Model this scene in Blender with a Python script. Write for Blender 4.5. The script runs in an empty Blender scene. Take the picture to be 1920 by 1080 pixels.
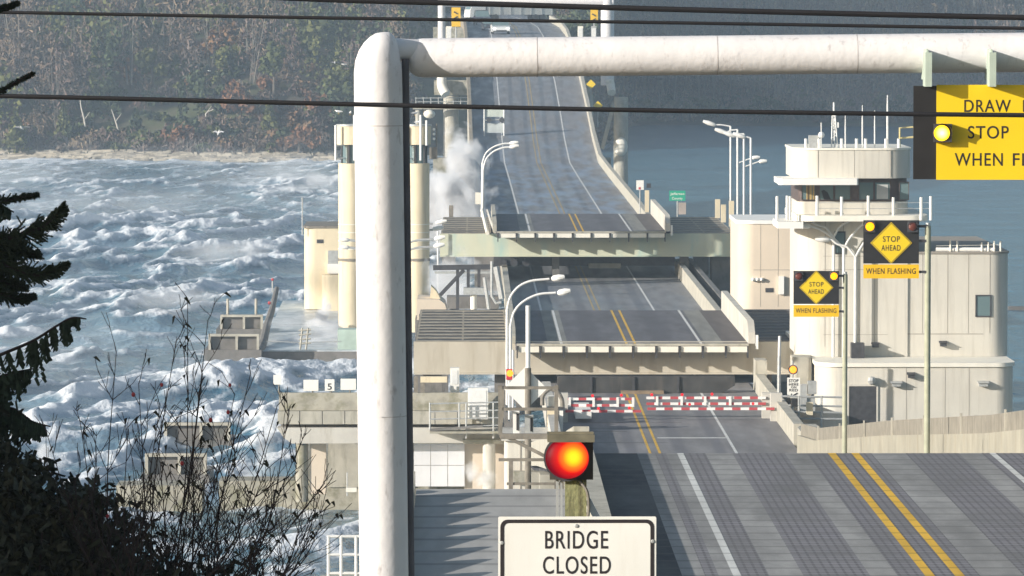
import bpy, math, random
import numpy as np
from mathutils import Vector, Matrix
R = math.radians
random.seed(4); rng = np.random.default_rng(7)
S = bpy.context.scene; COL = S.collection

# ------------------------------------------------------------------ camera, sky, sun, exposure
F = 10000.0; CZ = 24.0                      # focal length in photo pixels, camera height above the water
YAW = math.atan(75 / F); PIT = math.atan(530 / F)
cd = bpy.data.cameras.new("camera"); cam = bpy.data.objects.new("camera", cd); COL.objects.link(cam)
cd.sensor_width = 36; cd.lens = 36 * F / 1920; cd.clip_start = 1; cd.clip_end = 20000
cam.location = (0, 0, CZ); cam.rotation_euler = (R(90) - PIT, 0, -YAW); S.camera = cam
FW = Vector((math.sin(YAW) * math.cos(PIT), math.cos(YAW) * math.cos(PIT), -math.sin(PIT)))
RT = Vector((math.cos(YAW), -math.sin(YAW), 0)); UP = RT.cross(FW)

HAZE = .00029                              # density of the air box
SUN_EL, SUN_AZ = R(16), R(62)               # azimuth measured from straight behind the camera, to the left
SD = Vector((-math.sin(SUN_AZ) * math.cos(SUN_EL), -math.cos(SUN_AZ) * math.cos(SUN_EL), math.sin(SUN_EL)))
sl = bpy.data.lights.new("sun", 'SUN'); sun = bpy.data.objects.new("sun", sl); COL.objects.link(sun)
sl.energy = 5.0; sl.angle = R(0.5); sl.color = (1.0, 0.94, 0.86)
sun.rotation_euler = SD.to_track_quat('Z', 'Y').to_euler()
W = bpy.data.worlds.new("World"); S.world = W; W.use_nodes = True
wn = W.node_tree.nodes; sky = wn.new('ShaderNodeTexSky'); sky.sky_type = 'NISHITA'; sky.sun_disc = False
sky.sun_elevation = SUN_EL; sky.sun_rotation = math.atan2(SD.x, SD.y); sky.air_density = 1.2; sky.dust_density = 1.5
bg = wn['Background']; bg.inputs[1].default_value = 0.095
W.node_tree.links.new(sky.outputs[0], bg.inputs[0])
S.view_settings.view_transform = 'Standard'; S.view_settings.look = 'None'
S.view_settings.exposure = 0.5; S.view_settings.gamma = 1
S.cycles.use_denoising = True; S.cycles.max_bounces = 6; S.cycles.volume_bounces = 3; S.cycles.transparent_max_bounces = 16

# ------------------------------------------------------------------ helpers
def at(x, y, Y):
    """world point seen at photo pixel x, y and lying Y metres up the bridge axis"""
    d = FW * F + RT * (x - 960) + UP * (540 - y)
    return Vector((0, 0, CZ)) + d * (Y / d.y)
def X(x, Y): return at(x, 540, Y).x
def Z(y, Y): return at(960, y, Y).z
def px(n, Y): return n * Y / F              # n photo pixels at distance Y, in metres

def woff(o):
    v = Vector((0, 0, 0))
    while o is not None:
        v += o.location; o = o.parent
    return v
class MB:
    def __init__(s): s.v = []; s.f = []
    def add(s, vs, fs):
        b = len(s.v); s.v += [tuple(q) for q in vs]; s.f += [tuple(i + b for i in q) for q in fs]; return s
    def box(s, x0, x1, y0, y1, z0, z1, M=None, c=None):
        vs = [Vector((x, y, z)) for x in (x0, x1) for y in (y0, y1) for z in (z0, z1)]
        if M is not None:
            c = Vector(c or (0, 0, 0)); vs = [M @ (q) + c for q in vs]
        return s.add(vs, [(0, 1, 3, 2), (4, 6, 7, 5), (0, 4, 5, 1), (2, 3, 7, 6), (0, 2, 6, 4), (1, 5, 7, 3)])
    def beam(s, a, b, w, h):
        """square bar from a to b, w wide sideways, h tall"""
        a = Vector(a); b = Vector(b); d = (b - a).normalized()
        u = d.cross(Vector((0, 0, 1)))
        if u.length < .01: u = Vector((1, 0, 0))
        u.normalize(); n = u.cross(d)
        vs = [p + u * (i * w / 2) + n * (j * h / 2) for p in (a, b) for i, j in ((-1, -1), (1, -1), (1, 1), (-1, 1))]
        return s.add(vs, [(3, 2, 1, 0), (4, 5, 6, 7), (0, 1, 5, 4), (1, 2, 6, 5), (2, 3, 7, 6), (3, 0, 4, 7)])
    def tube(s, pts, r, n=8, cap=True):
        pts = [Vector(p) for p in pts]; rs = r if isinstance(r, (list, tuple)) else [r] * len(pts)
        vs = []; u = None
        for i, p in enumerate(pts):
            d = (pts[min(i + 1, len(pts) - 1)] - pts[max(i - 1, 0)]).normalized()
            if u is None:
                u = d.orthogonal().normalized()
            else:
                u = (u - d * u.dot(d)); u = u.normalized() if u.length > 1e-6 else d.orthogonal().normalized()
            w = d.cross(u)
            for k in range(n):
                a = 2 * math.pi * k / n; vs.append(p + (u * math.cos(a) + w * math.sin(a)) * rs[i])
        fs = [(i * n + k, i * n + (k + 1) % n, (i + 1) * n + (k + 1) % n, (i + 1) * n + k) for i in range(len(pts) - 1) for k in range(n)]
        if cap: fs += [tuple(range(n - 1, -1, -1)), tuple((len(pts) - 1) * n + k for k in range(n))]
        return s.add(vs, fs)
    def prism(s, poly, z0, z1):
        n = len(poly); vs = [(x, y, z0) for x, y in poly] + [(x, y, z1) for x, y in poly]
        return s.add(vs, [tuple(range(n - 1, -1, -1)), tuple(range(n, 2 * n))] + [(i, (i + 1) % n, n + (i + 1) % n, n + i) for i in range(n)])
    def prismy(s, poly, y0, y1):
        n = len(poly); vs = [(x, y0, z) for x, z in poly] + [(x, y1, z) for x, z in poly]
        return s.add(vs, [tuple(range(n)), tuple(range(2 * n - 1, n - 1, -1))] + [(i, n + i, n + (i + 1) % n, (i + 1) % n) for i in range(n)])
    def prismx(s, poly, x0, x1):
        n = len(poly); vs = [(x0, y, z) for y, z in poly] + [(x1, y, z) for y, z in poly]
        return s.add(vs, [tuple(range(n)), tuple(range(2 * n - 1, n - 1, -1))] + [(i, n + i, n + (i + 1) % n, (i + 1) % n) for i in range(n)])
    def ball(s, c, r, n=10, sc=(1, 1, 1)):
        m = max(4, n // 2); vs = [Vector((0, 0, -1))]
        for i in range(1, m):
            t = math.pi * i / m - math.pi / 2
            vs += [Vector((math.cos(t) * math.cos(2 * math.pi * k / n), math.cos(t) * math.sin(2 * math.pi * k / n), math.sin(t))) for k in range(n)]
        vs.append(Vector((0, 0, 1)))
        fs = [(0, 1 + (k + 1) % n, 1 + k) for k in range(n)]
        for i in range(m - 2):
            fs += [(1 + i * n + k, 1 + i * n + (k + 1) % n, 1 + (i + 1) * n + (k + 1) % n, 1 + (i + 1) * n + k) for k in range(n)]
        b = 1 + (m - 2) * n; fs += [(b + k, b + (k + 1) % n, b + n) for k in range(n)]
        c = Vector(c); return s.add([c + Vector((q.x * sc[0], q.y * sc[1], q.z * sc[2])) * r for q in vs], fs)
    def disc(s, c, r, depth, n=20):
        """round plate facing the camera side (-Y)"""
        c = Vector(c); return s.prismy([(c.x + r * math.cos(2 * math.pi * k / n), c.z + r * math.sin(2 * math.pi * k / n)) for k in range(n)], c.y - depth, c.y)
    def build(s, name, mat, parent=None, angle=35):
        off = woff(parent); me = bpy.data.meshes.new(name)
        me.from_pydata([(a - off.x, b - off.y, c - off.z) for a, b, c in s.v], [], s.f); me.validate()
        me.materials.append(mat); me.polygons.foreach_set('use_smooth', [True] * len(me.polygons)); me.set_sharp_from_angle(angle=R(angle))
        o = bpy.data.objects.new(name, me); COL.objects.link(o); o.parent = parent
        return o
def tag(o, label=None, cat=None, group=None, kind=None):
    if label: o['label'] = label
    if cat: o['category'] = cat
    if group: o['group'] = group
    if kind: o['kind'] = kind
    return o
def thing(name, label, cat, loc=(0, 0, 0), group=None):
    o = bpy.data.objects.new(name, None); COL.objects.link(o); o.location = loc; o.empty_display_size = .2
    return tag(o, label, cat, group)
def dup(o, parent=None):
    c = o.copy(); COL.objects.link(c); c.parent = parent
    for ch in list(o.children): dup(ch, c)
    return c
def rrect(x0, x1, y0, y1, rs, n=8):
    """rounded rectangle footprint; rs = radii at (x0,y0),(x1,y0),(x1,y1),(x0,y1)"""
    out = []
    for (cx, cy, a0, r) in ((x0, y0, 180, rs[0]), (x1, y0, 270, rs[1]), (x1, y1, 0, rs[2]), (x0, y1, 90, rs[3])):
        if r <= 0: out.append((cx, cy)); continue
        mx = cx + (r if cx == x0 else -r); my = cy + (r if cy == y0 else -r)
        out += [(mx + r * math.cos(R(a0 + 90 * k / n)), my + r * math.sin(R(a0 + 90 * k / n))) for k in range(n + 1)]
    return out
def text(s, x0, x1, yt, yb, Y, mat, parent, name='lettering', bold=.012, extrude=.0015):
    """raised lettering facing the camera side, filling the given photo box at depth Y"""
    c = bpy.data.curves.new(name, 'FONT'); c.body = s; c.size = 1; c.offset = bold; c.space_character = 1.12
    t = bpy.data.objects.new(name, c); COL.objects.link(t)
    dg = bpy.context.evaluated_depsgraph_get(); me = bpy.data.meshes.new_from_object(t.evaluated_get(dg))
    bpy.data.objects.remove(t); bpy.data.curves.remove(c)
    co = np.empty(len(me.vertices) * 3, 'f'); me.vertices.foreach_get('co', co); co = co.reshape(-1, 3)
    lo, hi = co.min(0), co.max(0); a = at(x0, yt, Y); b = at(x1, yb, Y); off = woff(parent)
    nx = a.x + (co[:, 0] - lo[0]) / (hi[0] - lo[0]) * (b.x - a.x) - off.x
    nz = b.z + (co[:, 1] - lo[1]) / (hi[1] - lo[1]) * (a.z - b.z) - off.z
    me.vertices.foreach_set('co', np.stack([nx, np.full(len(nx), Y - off.y), nz], 1).astype('f').ravel()); me.update()
    me.materials.clear(); me.materials.append(mat)
    o = bpy.data.objects.new(name, me); COL.objects.link(o); o.parent = parent
    return o
def npmesh(name, verts, faces, mat, parent=None, smooth=True, attrs=None):
    """mesh from numpy arrays; faces is (n, 3) or (n, 4)"""
    me = bpy.data.meshes.new(name); nv, (nf, k) = len(verts), faces.shape
    me.vertices.add(nv); me.vertices.foreach_set('co', np.ascontiguousarray(verts, 'f').ravel())
    me.loops.add(nf * k); me.loops.foreach_set('vertex_index', np.ascontiguousarray(faces, 'i').ravel())
    me.polygons.add(nf); me.polygons.foreach_set('loop_start', np.arange(nf, dtype='i') * k)
    me.polygons.foreach_set('use_smooth', np.full(nf, smooth))
    for an, (kind, dom, data) in (attrs or {}).items():
        at_ = me.attributes.new(an, kind, dom); at_.data.foreach_set('color' if 'COLOR' in kind else 'value', np.ascontiguousarray(data, 'f').ravel())
    me.update(calc_edges=True); me.validate(); me.materials.append(mat)
    o = bpy.data.objects.new(name, me); COL.objects.link(o); o.parent = parent
    return o
# numpy gradient noise
_P = rng.permutation(512).astype(np.int64); _P = np.concatenate([_P, _P])
_G = np.stack([np.cos(np.linspace(0, 2 * np.pi, 512, endpoint=False)), np.sin(np.linspace(0, 2 * np.pi, 512, endpoint=False))], 1)
def noise(x, y):
    xi = np.floor(x).astype(np.int64); yi = np.floor(y).astype(np.int64); fx = x - xi; fy = y - yi
    u = fx ** 3 * (fx * (fx * 6 - 15) + 10); v = fy ** 3 * (fy * (fy * 6 - 15) + 10)
    def g(i, j):
        h = _P[(_P[(xi + i) & 511] + yi + j) & 511]; q = _G[h]; return q[..., 0] * (fx - i) + q[..., 1] * (fy - j)
    a = g(0, 0) * (1 - u) + g(1, 0) * u; b = g(0, 1) * (1 - u) + g(1, 1) * u
    return (a * (1 - v) + b * v) * 1.5
def fbm(x, y, o=4):
    t = 0; a = 1; n = 0
    for i in range(o): t = t + a * noise(x + 17.3 * i, y - 9.1 * i); n += a; a *= .5; x = x * 2.03; y = y * 2.03
    return t / n

# ------------------------------------------------------------------ materials
def base_mat(name):
    m = bpy.data.materials.new(name); m.use_nodes = True; nt = m.node_tree
    return m, nt, nt.nodes['Principled BSDF'], lambda t: nt.nodes.new(t), nt.links.new
def ramp(nd, stops, interp='LINEAR'):
    r = nd('ShaderNodeValToRGB'); e = r.color_ramp; e.interpolation = interp
    while len(e.elements) < len(stops): e.elements.new(.5)
    for i, (p, c) in enumerate(stops):
        e.elements[i].position = p; c = c if isinstance(c, tuple) else (c, c, c); e.elements[i].color = (*c, 1)
    return r
def mat(name, col, rough=.7, var=.14, scale=1.5, metal=0, bump=.0, bscale=20, dirt=None, damt=.5, dscale=(1.2, 1.2, .25), dthr=.52, spec=.4):
    m, nt, p, nd, ln = base_mat(name)
    tc = nd('ShaderNodeTexCoord'); n1 = nd('ShaderNodeTexNoise'); n1.inputs['Scale'].default_value = scale; n1.inputs['Detail'].default_value = 6
    ln(tc.outputs['Object'], n1.inputs['Vector'])
    r1 = ramp(nd, [(.3, tuple(c * (1 - var) for c in col)), (.7, tuple(min(1, c * (1 + var)) for c in col))]); ln(n1.outputs[0], r1.inputs[0])
    out = r1.outputs[0]
    if dirt:
        mp = nd('ShaderNodeMapping'); mp.inputs['Scale'].default_value = dscale; ln(tc.outputs['Object'], mp.inputs['Vector'])
        n2 = nd('ShaderNodeTexNoise'); n2.inputs['Scale'].default_value = 1.7; n2.inputs['Detail'].default_value = 8; n2.inputs['Roughness'].default_value = .65
        ln(mp.outputs[0], n2.inputs['Vector']); r2 = ramp(nd, [(dthr, 0.0), (dthr + .16, damt)]); ln(n2.outputs[0], r2.inputs[0])
        mx = nd('ShaderNodeMix'); mx.data_type = 'RGBA'; ln(r2.outputs[0], mx.inputs[0]); ln(out, mx.inputs[6]); mx.inputs[7].default_value = (*dirt, 1); out = mx.outputs[2]
    ln(out, p.inputs['Base Color']); p.inputs['Roughness'].default_value = rough; p.inputs['Metallic'].default_value = metal; p.inputs['Specular IOR Level'].default_value = spec
    if bump:
        n3 = nd('ShaderNodeTexNoise'); n3.inputs['Scale'].default_value = bscale; n3.inputs['Detail'].default_value = 4; ln(tc.outputs['Object'], n3.inputs['Vector'])
        b = nd('ShaderNodeBump'); b.inputs['Strength'].default_value = bump; b.inputs['Distance'].default_value = .05; ln(n3.outputs[0], b.inputs['Height']); ln(b.outputs[0], p.inputs['Normal'])
    return m
def glow(name, col, strength, col2=None, centre=(0, 0, 0), rad=1):
    """a lit lamp lens, brighter round its bulb"""
    m, nt, p, nd, ln = base_mat(name); p.inputs['Base Color'].default_value = (*[c * .08 for c in col], 1)
    p.inputs['Roughness'].default_value = .5; p.inputs['Specular IOR Level'].default_value = .08
    if col2:
        tc = nd('ShaderNodeTexCoord'); vm = nd('ShaderNodeVectorMath'); vm.operation = 'DISTANCE'; ln(tc.outputs['Object'], vm.inputs[0]); vm.inputs[1].default_value = centre
        mr = nd('ShaderNodeMapRange'); ln(vm.outputs['Value'], mr.inputs[0]); mr.inputs[1].default_value = 0; mr.inputs[2].default_value = rad
        r = ramp(nd, col2); ln(mr.outputs[0], r.inputs[0]); ln(r.outputs[0], p.inputs['Emission Color'])
    else: p.inputs['Emission Color'].default_value = (*col, 1)
    p.inputs['Emission Strength'].default_value = strength
    return m
WHITEPOLE = mat('painted_white_steel', (.72, .70, .70), .5, .05, 3, dirt=(.30, .26, .25), damt=.6, dscale=(6, 6, 2.2), dthr=.57, bump=.12, bscale=11)
CONC = mat('weathered_concrete', (.42, .40, .34), .85, .16, 1.2, dirt=(.20, .19, .14), damt=.6, dscale=(1.5, 1.5, .35), bump=.2)
CONCP = mat('pale_concrete', (.52, .50, .45), .85, .12, .8, dirt=(.30, .27, .21), damt=.5, dscale=(1.2, 1.2, .2), bump=.15)
CONCG = mat('mossy_concrete', (.36, .34, .28), .9, .2, 1.6, dirt=(.16, .155, .09), damt=.7, dscale=(.8, .8, .8), dthr=.46, bump=.25)
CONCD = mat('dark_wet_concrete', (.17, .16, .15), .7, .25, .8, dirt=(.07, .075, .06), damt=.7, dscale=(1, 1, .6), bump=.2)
CREAM = mat('cream_wall', (.60, .57, .50), .75, .05, .6, dirt=(.42, .39, .33), damt=.42, dscale=(2.2, 2.2, .14), dthr=.50)
CREAMY = mat('cream_yellow_wall', (.68, .59, .42), .75, .06, .5, dirt=(.45, .36, .24), damt=.5, dscale=(1.6, 1.6, .15))
PEACH = mat('peach_wall', (.64, .55, .44), .75, .06, .5)
JOINT = mat('dark_wall_joint', (.30, .27, .23), .9, .1)
FASC = mat('tan_girder_paint', (.50, .46, .38), .7, .08, .4, dirt=(.33, .28, .20), damt=.5, dscale=(.8, .8, .12), dthr=.5)
FASG = mat('pale_green_girder_paint', (.55, .56, .43), .7, .08, .4, dirt=(.34, .50, .46), damt=.8, dscale=(.22, .22, .05), dthr=.5)
ROOFW = mat('white_trim', (.82, .81, .77), .6, .04)
TRIM = mat('offwhite_trim', (.78, .75, .66), .6, .06)
GALV = mat('galvanised_steel', (.45, .46, .45), .5, .15, 6, metal=.3)
GALVW = mat('white_lamp_pole_steel', (.72, .72, .70), .45, .06, 6)
DARK = mat('dark_steel', (.05, .05, .055), .6, .3, 4)
DARKB = mat('black_sign_back', (.018, .017, .018), .6, .2, 4)
BROWN = mat('weathered_brown_steel', (.21, .19, .16), .8, .25, 5, dirt=(.10, .085, .06), damt=.6)
GRNPOLE = mat('green_grey_post', (.36, .37, .27), .7, .15, 3)
WOOD = mat('old_green_timber', (.24, .24, .12), .9, .3, 3, dirt=(.10, .09, .05), damt=.8, dscale=(14, 14, .8), dthr=.47, bump=.3)
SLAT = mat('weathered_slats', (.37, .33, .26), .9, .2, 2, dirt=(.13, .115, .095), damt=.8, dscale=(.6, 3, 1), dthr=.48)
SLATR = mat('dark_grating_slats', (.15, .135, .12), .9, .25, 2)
YSIGN = mat('yellow_sign_sheet', (.80, .56, .012), .5, .03, 2)
OSIGN = mat('amber_sign_sheet', (.80, .48, .012), .5, .04, 2)
WSIGN = mat('white_sign_sheet', (.80, .79, .74), .5, .03, 3, dirt=(.66, .63, .56), damt=.3, dscale=(3, 3, .6))
GSIGN = mat('green_sign_sheet', (.02, .34, .22), .5, .05, 2)
BLACK = mat('black_legend', (.025, .02, .022), .6, .1)
REDP = mat('red_gate_paint', (.48, .04, .05), .5, .1)
LINEW = mat('white_road_paint', (.62, .62, .60), .8, .18, 3, dirt=(.25, .25, .26), damt=.5, dscale=(3, .6, 3), dthr=.55)
LINEY = mat('yellow_road_paint', (.66, .40, .05), .8, .15, 3, dirt=(.25, .2, .12), damt=.55, dscale=(3, .5, 3), dthr=.52)
LINEYF = mat('faded_yellow_road_paint', (.38, .29, .14), .85, .15, 3)
RUBBER = mat('black_rubber', (.02, .02, .02), .9, .2)
CABLE = mat('black_cable', (.012, .011, .013), .7, .2)
BLADE = mat('white_feathers', (.78, .78, .76), .8, .06, 8)
GREYF = mat('grey_feathers', (.34, .35, .37), .8, .1, 8)
BEAK = mat('yellow_beak', (.6, .36, .05), .6, .1)
m_, nt_, p_, nd_, ln_ = base_mat('window_glass'); GLASS = m_
p_.inputs['Base Color'].default_value = (.13, .19, .20, 1); p_.inputs['Roughness'].default_value = .1; p_.inputs['Specular IOR Level'].default_value = .8
AMBER = glow('amber_lamp', (1, .55, .02), 2.2, [(0, (1, .95, .25)), (.55, (1, .72, .02)), (1, (.85, .3, .0))], rad=.1)
REDL = glow('red_lamp', (.9, .02, .03), 1.0)
ORANGEL = glow('orange_beacon', (1, .26, .02), 2.2)
DIMR = mat('unlit_lens', (.12, .03, .02), .4, .2)

def asphalt(name, col, blot=0, dark=None, tracks=(), tcol=(.05, .05, .06), trans=0, rough=.85, grid=None, gridc=.6, wet=None):
    """road surface; tracks = dark worn strips (x centre, width); trans = spacing of transverse joints; grid = open steel strips"""
    m, nt, p, nd, ln = base_mat(name); tc = nd('ShaderNodeNewGeometry'); sx = nd('ShaderNodeSeparateXYZ'); ln(tc.outputs['Position'], sx.inputs[0])
    mp = nd('ShaderNodeMapping'); mp.inputs['Scale'].default_value = (1, .12, 1); ln(tc.outputs['Position'], mp.inputs['Vector'])
    n1 = nd('ShaderNodeTexNoise'); n1.inputs['Scale'].default_value = 1.6; n1.inputs['Detail'].default_value = 8; ln(mp.outputs[0], n1.inputs['Vector'])
    r1 = ramp(nd, [(.3, tuple(c * .8 for c in col)), (.7, tuple(c * 1.2 for c in col))]); ln(n1.outputs[0], r1.inputs[0]); out = r1.outputs[0]
    def math_(op, a, b=None, c=None):
        q = nd('ShaderNodeMath'); q.operation = op
        for i, t in enumerate((a, b, c)):
            if t is None: continue
            if hasattr(t, 'is_linked'): ln(t, q.inputs[i])
            else: q.inputs[i].default_value = t
        return q.outputs[0]
    def mixc(f, a, c):
        q = nd('ShaderNodeMix'); q.data_type = 'RGBA'; ln(f, q.inputs[0]); ln(a, q.inputs[6]); q.inputs[7].default_value = (*c, 1); return q.outputs[2]
    for cx, w in tracks:
        d = math_('ABSOLUTE', math_('SUBTRACT', sx.outputs[0], cx)); k = nd('ShaderNodeMapRange'); k.interpolation_type = 'SMOOTHSTEP'
        ln(d, k.inputs[0]); k.inputs[1].default_value = w / 2; k.inputs[2].default_value = w / 2 - .35 * w; k.inputs[3].default_value = 0; k.inputs[4].default_value = .75
        out = mixc(math_('MULTIPLY', k.outputs[0], math_('ADD', n1.outputs[0], .35)), out, tcol)
    if grid:
        tot = None
        for a, b in grid:
            d = math_('ABSOLUTE', math_('SUBTRACT', sx.outputs[0], (a + b) / 2)); q = math_('LESS_THAN', d, (b - a) / 2); tot = q if tot is None else math_('ADD', tot, q)
        n2 = nd('ShaderNodeTexNoise'); n2.inputs['Scale'].default_value = .35; ln(tc.outputs['Position'], n2.inputs['Vector'])
        lx = math_('LESS_THAN', math_('FRACT', math_('MULTIPLY', sx.outputs[0], 1 / .155)), .30)
        out = mixc(math_('MULTIPLY', tot, math_('ADD', math_('MULTIPLY', n2.outputs[0], .5), .62)), out, tcol)
        q = nd('ShaderNodeMix'); q.data_type = 'RGBA'; ln(math_('MULTIPLY', math_('MULTIPLY', tot, lx), gridc), q.inputs[0]); ln(out, q.inputs[6]); q.inputs[7].default_value = (*tuple(c * .35 for c in tcol), 1); out = q.outputs[2]
        ly2 = math_('LESS_THAN', math_('FRACT', math_('MULTIPLY', sx.outputs[1], 1 / .42)), .35)
        out = mixc(math_('MULTIPLY', math_('MULTIPLY', tot, ly2), .35), out, tuple(c * 2.2 for c in tcol))
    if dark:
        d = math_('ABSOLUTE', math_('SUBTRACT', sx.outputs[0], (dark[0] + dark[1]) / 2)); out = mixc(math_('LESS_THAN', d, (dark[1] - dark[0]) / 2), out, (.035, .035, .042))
    if blot:
        n5 = nd('ShaderNodeTexNoise'); n5.inputs['Scale'].default_value = .55; n5.inputs['Detail'].default_value = 7; n5.inputs['Roughness'].default_value = .7; mq2 = nd('ShaderNodeMapping'); mq2.inputs['Scale'].default_value = (1, .3, 1); ln(tc.outputs['Position'], mq2.inputs['Vector']); ln(mq2.outputs[0], n5.inputs['Vector'])
        r5 = ramp(nd, [(.42, 0.0), (.72, blot)]); ln(n5.outputs[0], r5.inputs[0]); out = mixc(r5.outputs[0], out, tuple(c * .45 for c in col))
    if trans:
        wob = math_('MULTIPLY', n1.outputs[0], .18)
        ly = math_('LESS_THAN', math_('FRACT', math_('ADD', math_('MULTIPLY', sx.outputs[1], 1 / trans), math_('MULTIPLY', wob, .3))), .16)
        out = mixc(math_('MULTIPLY', ly, .45), out, tuple(c * .35 for c in col))
    if wet:
        mq = nd('ShaderNodeMapping'); mq.inputs['Scale'].default_value = (.5, .05, 1); ln(tc.outputs['Position'], mq.inputs['Vector'])
        n4 = nd('ShaderNodeTexNoise'); n4.inputs['Scale'].default_value = 1.3; n4.inputs['Detail'].default_value = 1.5; ln(mq.outputs[0], n4.inputs['Vector'])
        r4 = ramp(nd, [(.35, .8), (.68, .38)]); ln(n4.outputs[0], r4.inputs[0]); ln(r4.outputs[0], p.inputs['Roughness'])
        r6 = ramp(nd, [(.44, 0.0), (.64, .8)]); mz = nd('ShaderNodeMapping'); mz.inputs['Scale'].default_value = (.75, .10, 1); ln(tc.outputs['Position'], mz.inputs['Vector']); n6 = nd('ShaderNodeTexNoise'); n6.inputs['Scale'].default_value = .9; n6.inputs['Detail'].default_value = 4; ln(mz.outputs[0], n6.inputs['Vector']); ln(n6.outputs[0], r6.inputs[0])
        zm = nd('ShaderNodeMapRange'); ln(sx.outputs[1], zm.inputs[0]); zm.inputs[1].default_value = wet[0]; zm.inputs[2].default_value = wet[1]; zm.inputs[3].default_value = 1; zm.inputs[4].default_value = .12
        out = mixc(math_('MULTIPLY', r6.outputs[0], zm.outputs[0]), out, (.23, .30, .40))  # bluish sheen of the wet patches is mixed into the base colour
    else: p.inputs['Roughness'].default_value = rough
    ln(out, p.inputs['Base Color']); p.inputs['Specular IOR Level'].default_value = .35
    return m
DECKN = asphalt('old_steel_grid_deck', (.31, .305, .295), tcol=(.165, .157, .172), trans=1.25, blot=.85, dark=(2.2, 3.66),  # dark: open grating strip, blackened to deepen the kerb's shadow
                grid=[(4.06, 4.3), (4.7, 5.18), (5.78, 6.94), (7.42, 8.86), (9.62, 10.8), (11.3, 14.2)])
APRON = asphalt('apron_slab', (.40, .39, .37), trans=2.2, blot=.25)
LOWER = asphalt('lower_deck_asphalt', (.215, .21, .215), tracks=[(5.4, .9), (7.2, .8), (9.4, .9), (11.2, .8)], tcol=(.13, .13, .15), trans=0, blot=.5)
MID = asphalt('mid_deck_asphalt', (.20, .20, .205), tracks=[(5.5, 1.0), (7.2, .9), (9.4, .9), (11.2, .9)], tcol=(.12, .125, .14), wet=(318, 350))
LEAF = asphalt('raised_leaf_deck', (.13, .13, .145), tracks=[(6.4, 1.6), (10.2, 1.6)], tcol=(.085, .085, .10), blot=.6)
LEAFP = asphalt('leaf_shoulder_strip', (.21, .21, .195))
LEAFD = asphalt('leaf_dark_shoulder', (.10, .09, .09))
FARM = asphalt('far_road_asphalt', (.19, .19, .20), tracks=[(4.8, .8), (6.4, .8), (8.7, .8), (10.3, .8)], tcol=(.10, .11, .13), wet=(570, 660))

# ------------------------------------------------------------------ ground, hill and sea
def smooth(a, b, t): t = np.clip((t - a) / (b - a), 0, 1); return t * t * (3 - 2 * t)
GROUND = mat('bank_earth', (.10, .09, .05), .95, .4, .6, bump=.3, bscale=3)
gx = np.linspace(-160, 160, 161); gy = np.linspace(-60, 140, 101); GX, GY = np.meshgrid(gx, gy)
gz = 19.2 - 5.6 * smooth(34, 60, GY) - 19 * smooth(66, 128, GY) + .5 * fbm(GX / 9, GY / 9) - 4.2 * smooth(0, 6, GX) * (1 - smooth(34, 60, GY)) - 1.2 * smooth(2, 7, GX)
def gridfaces(nr, nc):
    a = np.arange((nr - 1) * (nc - 1)); i = a // (nc - 1); j = a % (nc - 1); b = i * nc + j
    return np.stack([b, b + 1, b + nc + 1, b + nc], 1)
o = npmesh('ground', np.stack([GX, GY, gz], -1).reshape(-1, 3), gridfaces(101, 161), GROUND); tag(o, kind='structure')

def shore(x): return 826 + 6 * np.sin(x / 17) + 22 * smooth(-30, 0, x) + 215 * smooth(17, 34, x)
def hillz(x, y):
    d = y - shore(x); up = np.where(d < 0, d * .12, np.minimum(d * .10, 1.7) + np.maximum(d - 20, 0) * .30)
    z = up + smooth(15, 60, d) * (2.5 * fbm(x / 40, y / 60) + 1)
    z = np.minimum(z, 58 + .01 * y)
    near = (1 - smooth(12, 26, np.abs(x - 7))) * smooth(845, 870, y) * (1 - smooth(1000, 1100, y))      # the road's shelf
    return z * (1 - near) + near * np.minimum(z, 20.6 + (y - 850) * .009)
HILLM = mat('hill_undergrowth', (.095, .078, .055), .95, .5, .12, dirt=(.075, .095, .035), damt=.8, dscale=(.05, .05, .05), dthr=.45)
hx = np.concatenate([np.linspace(-520, -110, 30)[:-1], np.linspace(-110, 150, 131), np.linspace(150, 560, 30)[1:]])
hy = np.concatenate([np.linspace(780, 1120, 137), np.linspace(1120, 1900, 40)[1:]])
HX, HY = np.meshgrid(hx, hy); hz = hillz(HX, HY)
o = npmesh('hillside', np.stack([HX, HY, hz], -1).reshape(-1, 3), gridfaces(len(hy), len(hx)), HILLM); tag(o, kind='structure')

sx_ = np.concatenate([np.linspace(-900, -100, 41)[:-1], np.arange(-100, 16, .30), np.linspace(16, 130, 160), np.linspace(130, 900, 40)[1:]])
ys = [100.0]
while ys[-1] < 1180: ys.append(ys[-1] + (4 if ys[-1] < 214 else .45 + max(0, ys[-1] - 220) * .0013 if ys[-1] < 880 else 5))
sy_ = np.array(ys); SX, SY = np.meshgrid(sx_, sy_)
rough_ = (1 - smooth(-2, 14, SX + .02 * (SY - 300))) * smooth(130, 200, SY)
far_ = 1 - .35 * smooth(450, 820, SY)
u = SX * .985 - SY * .17 + 1.6 * fbm(SX / 14, SY / 33, 2); v = SX * .17 + SY * .985
def ridge(t, k): return (1 - np.clip(np.abs(t) * 1.6, 0, 1)) ** k
w1 = ridge(noise(u / 15, v / 58), 1.6); w2 = ridge(noise(u / 6.6 + 40, v / 25), 1.7); w3 = ridge(noise(u / 2.7 + 9, v / 10 + 3), 1.5)
grp = np.clip(.72 + 1.3 * fbm(SX / 30 + 3, SY / 100), 0.12, 1.3)
h = 1.35 * w1 * grp + .62 * w2 * (.3 + .7 * w1) + .26 * w3
streak = fbm(u / 2.6, v / 7.5, 5); wisp = fbm(u / 7 + 12, v / 11, 4)
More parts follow.
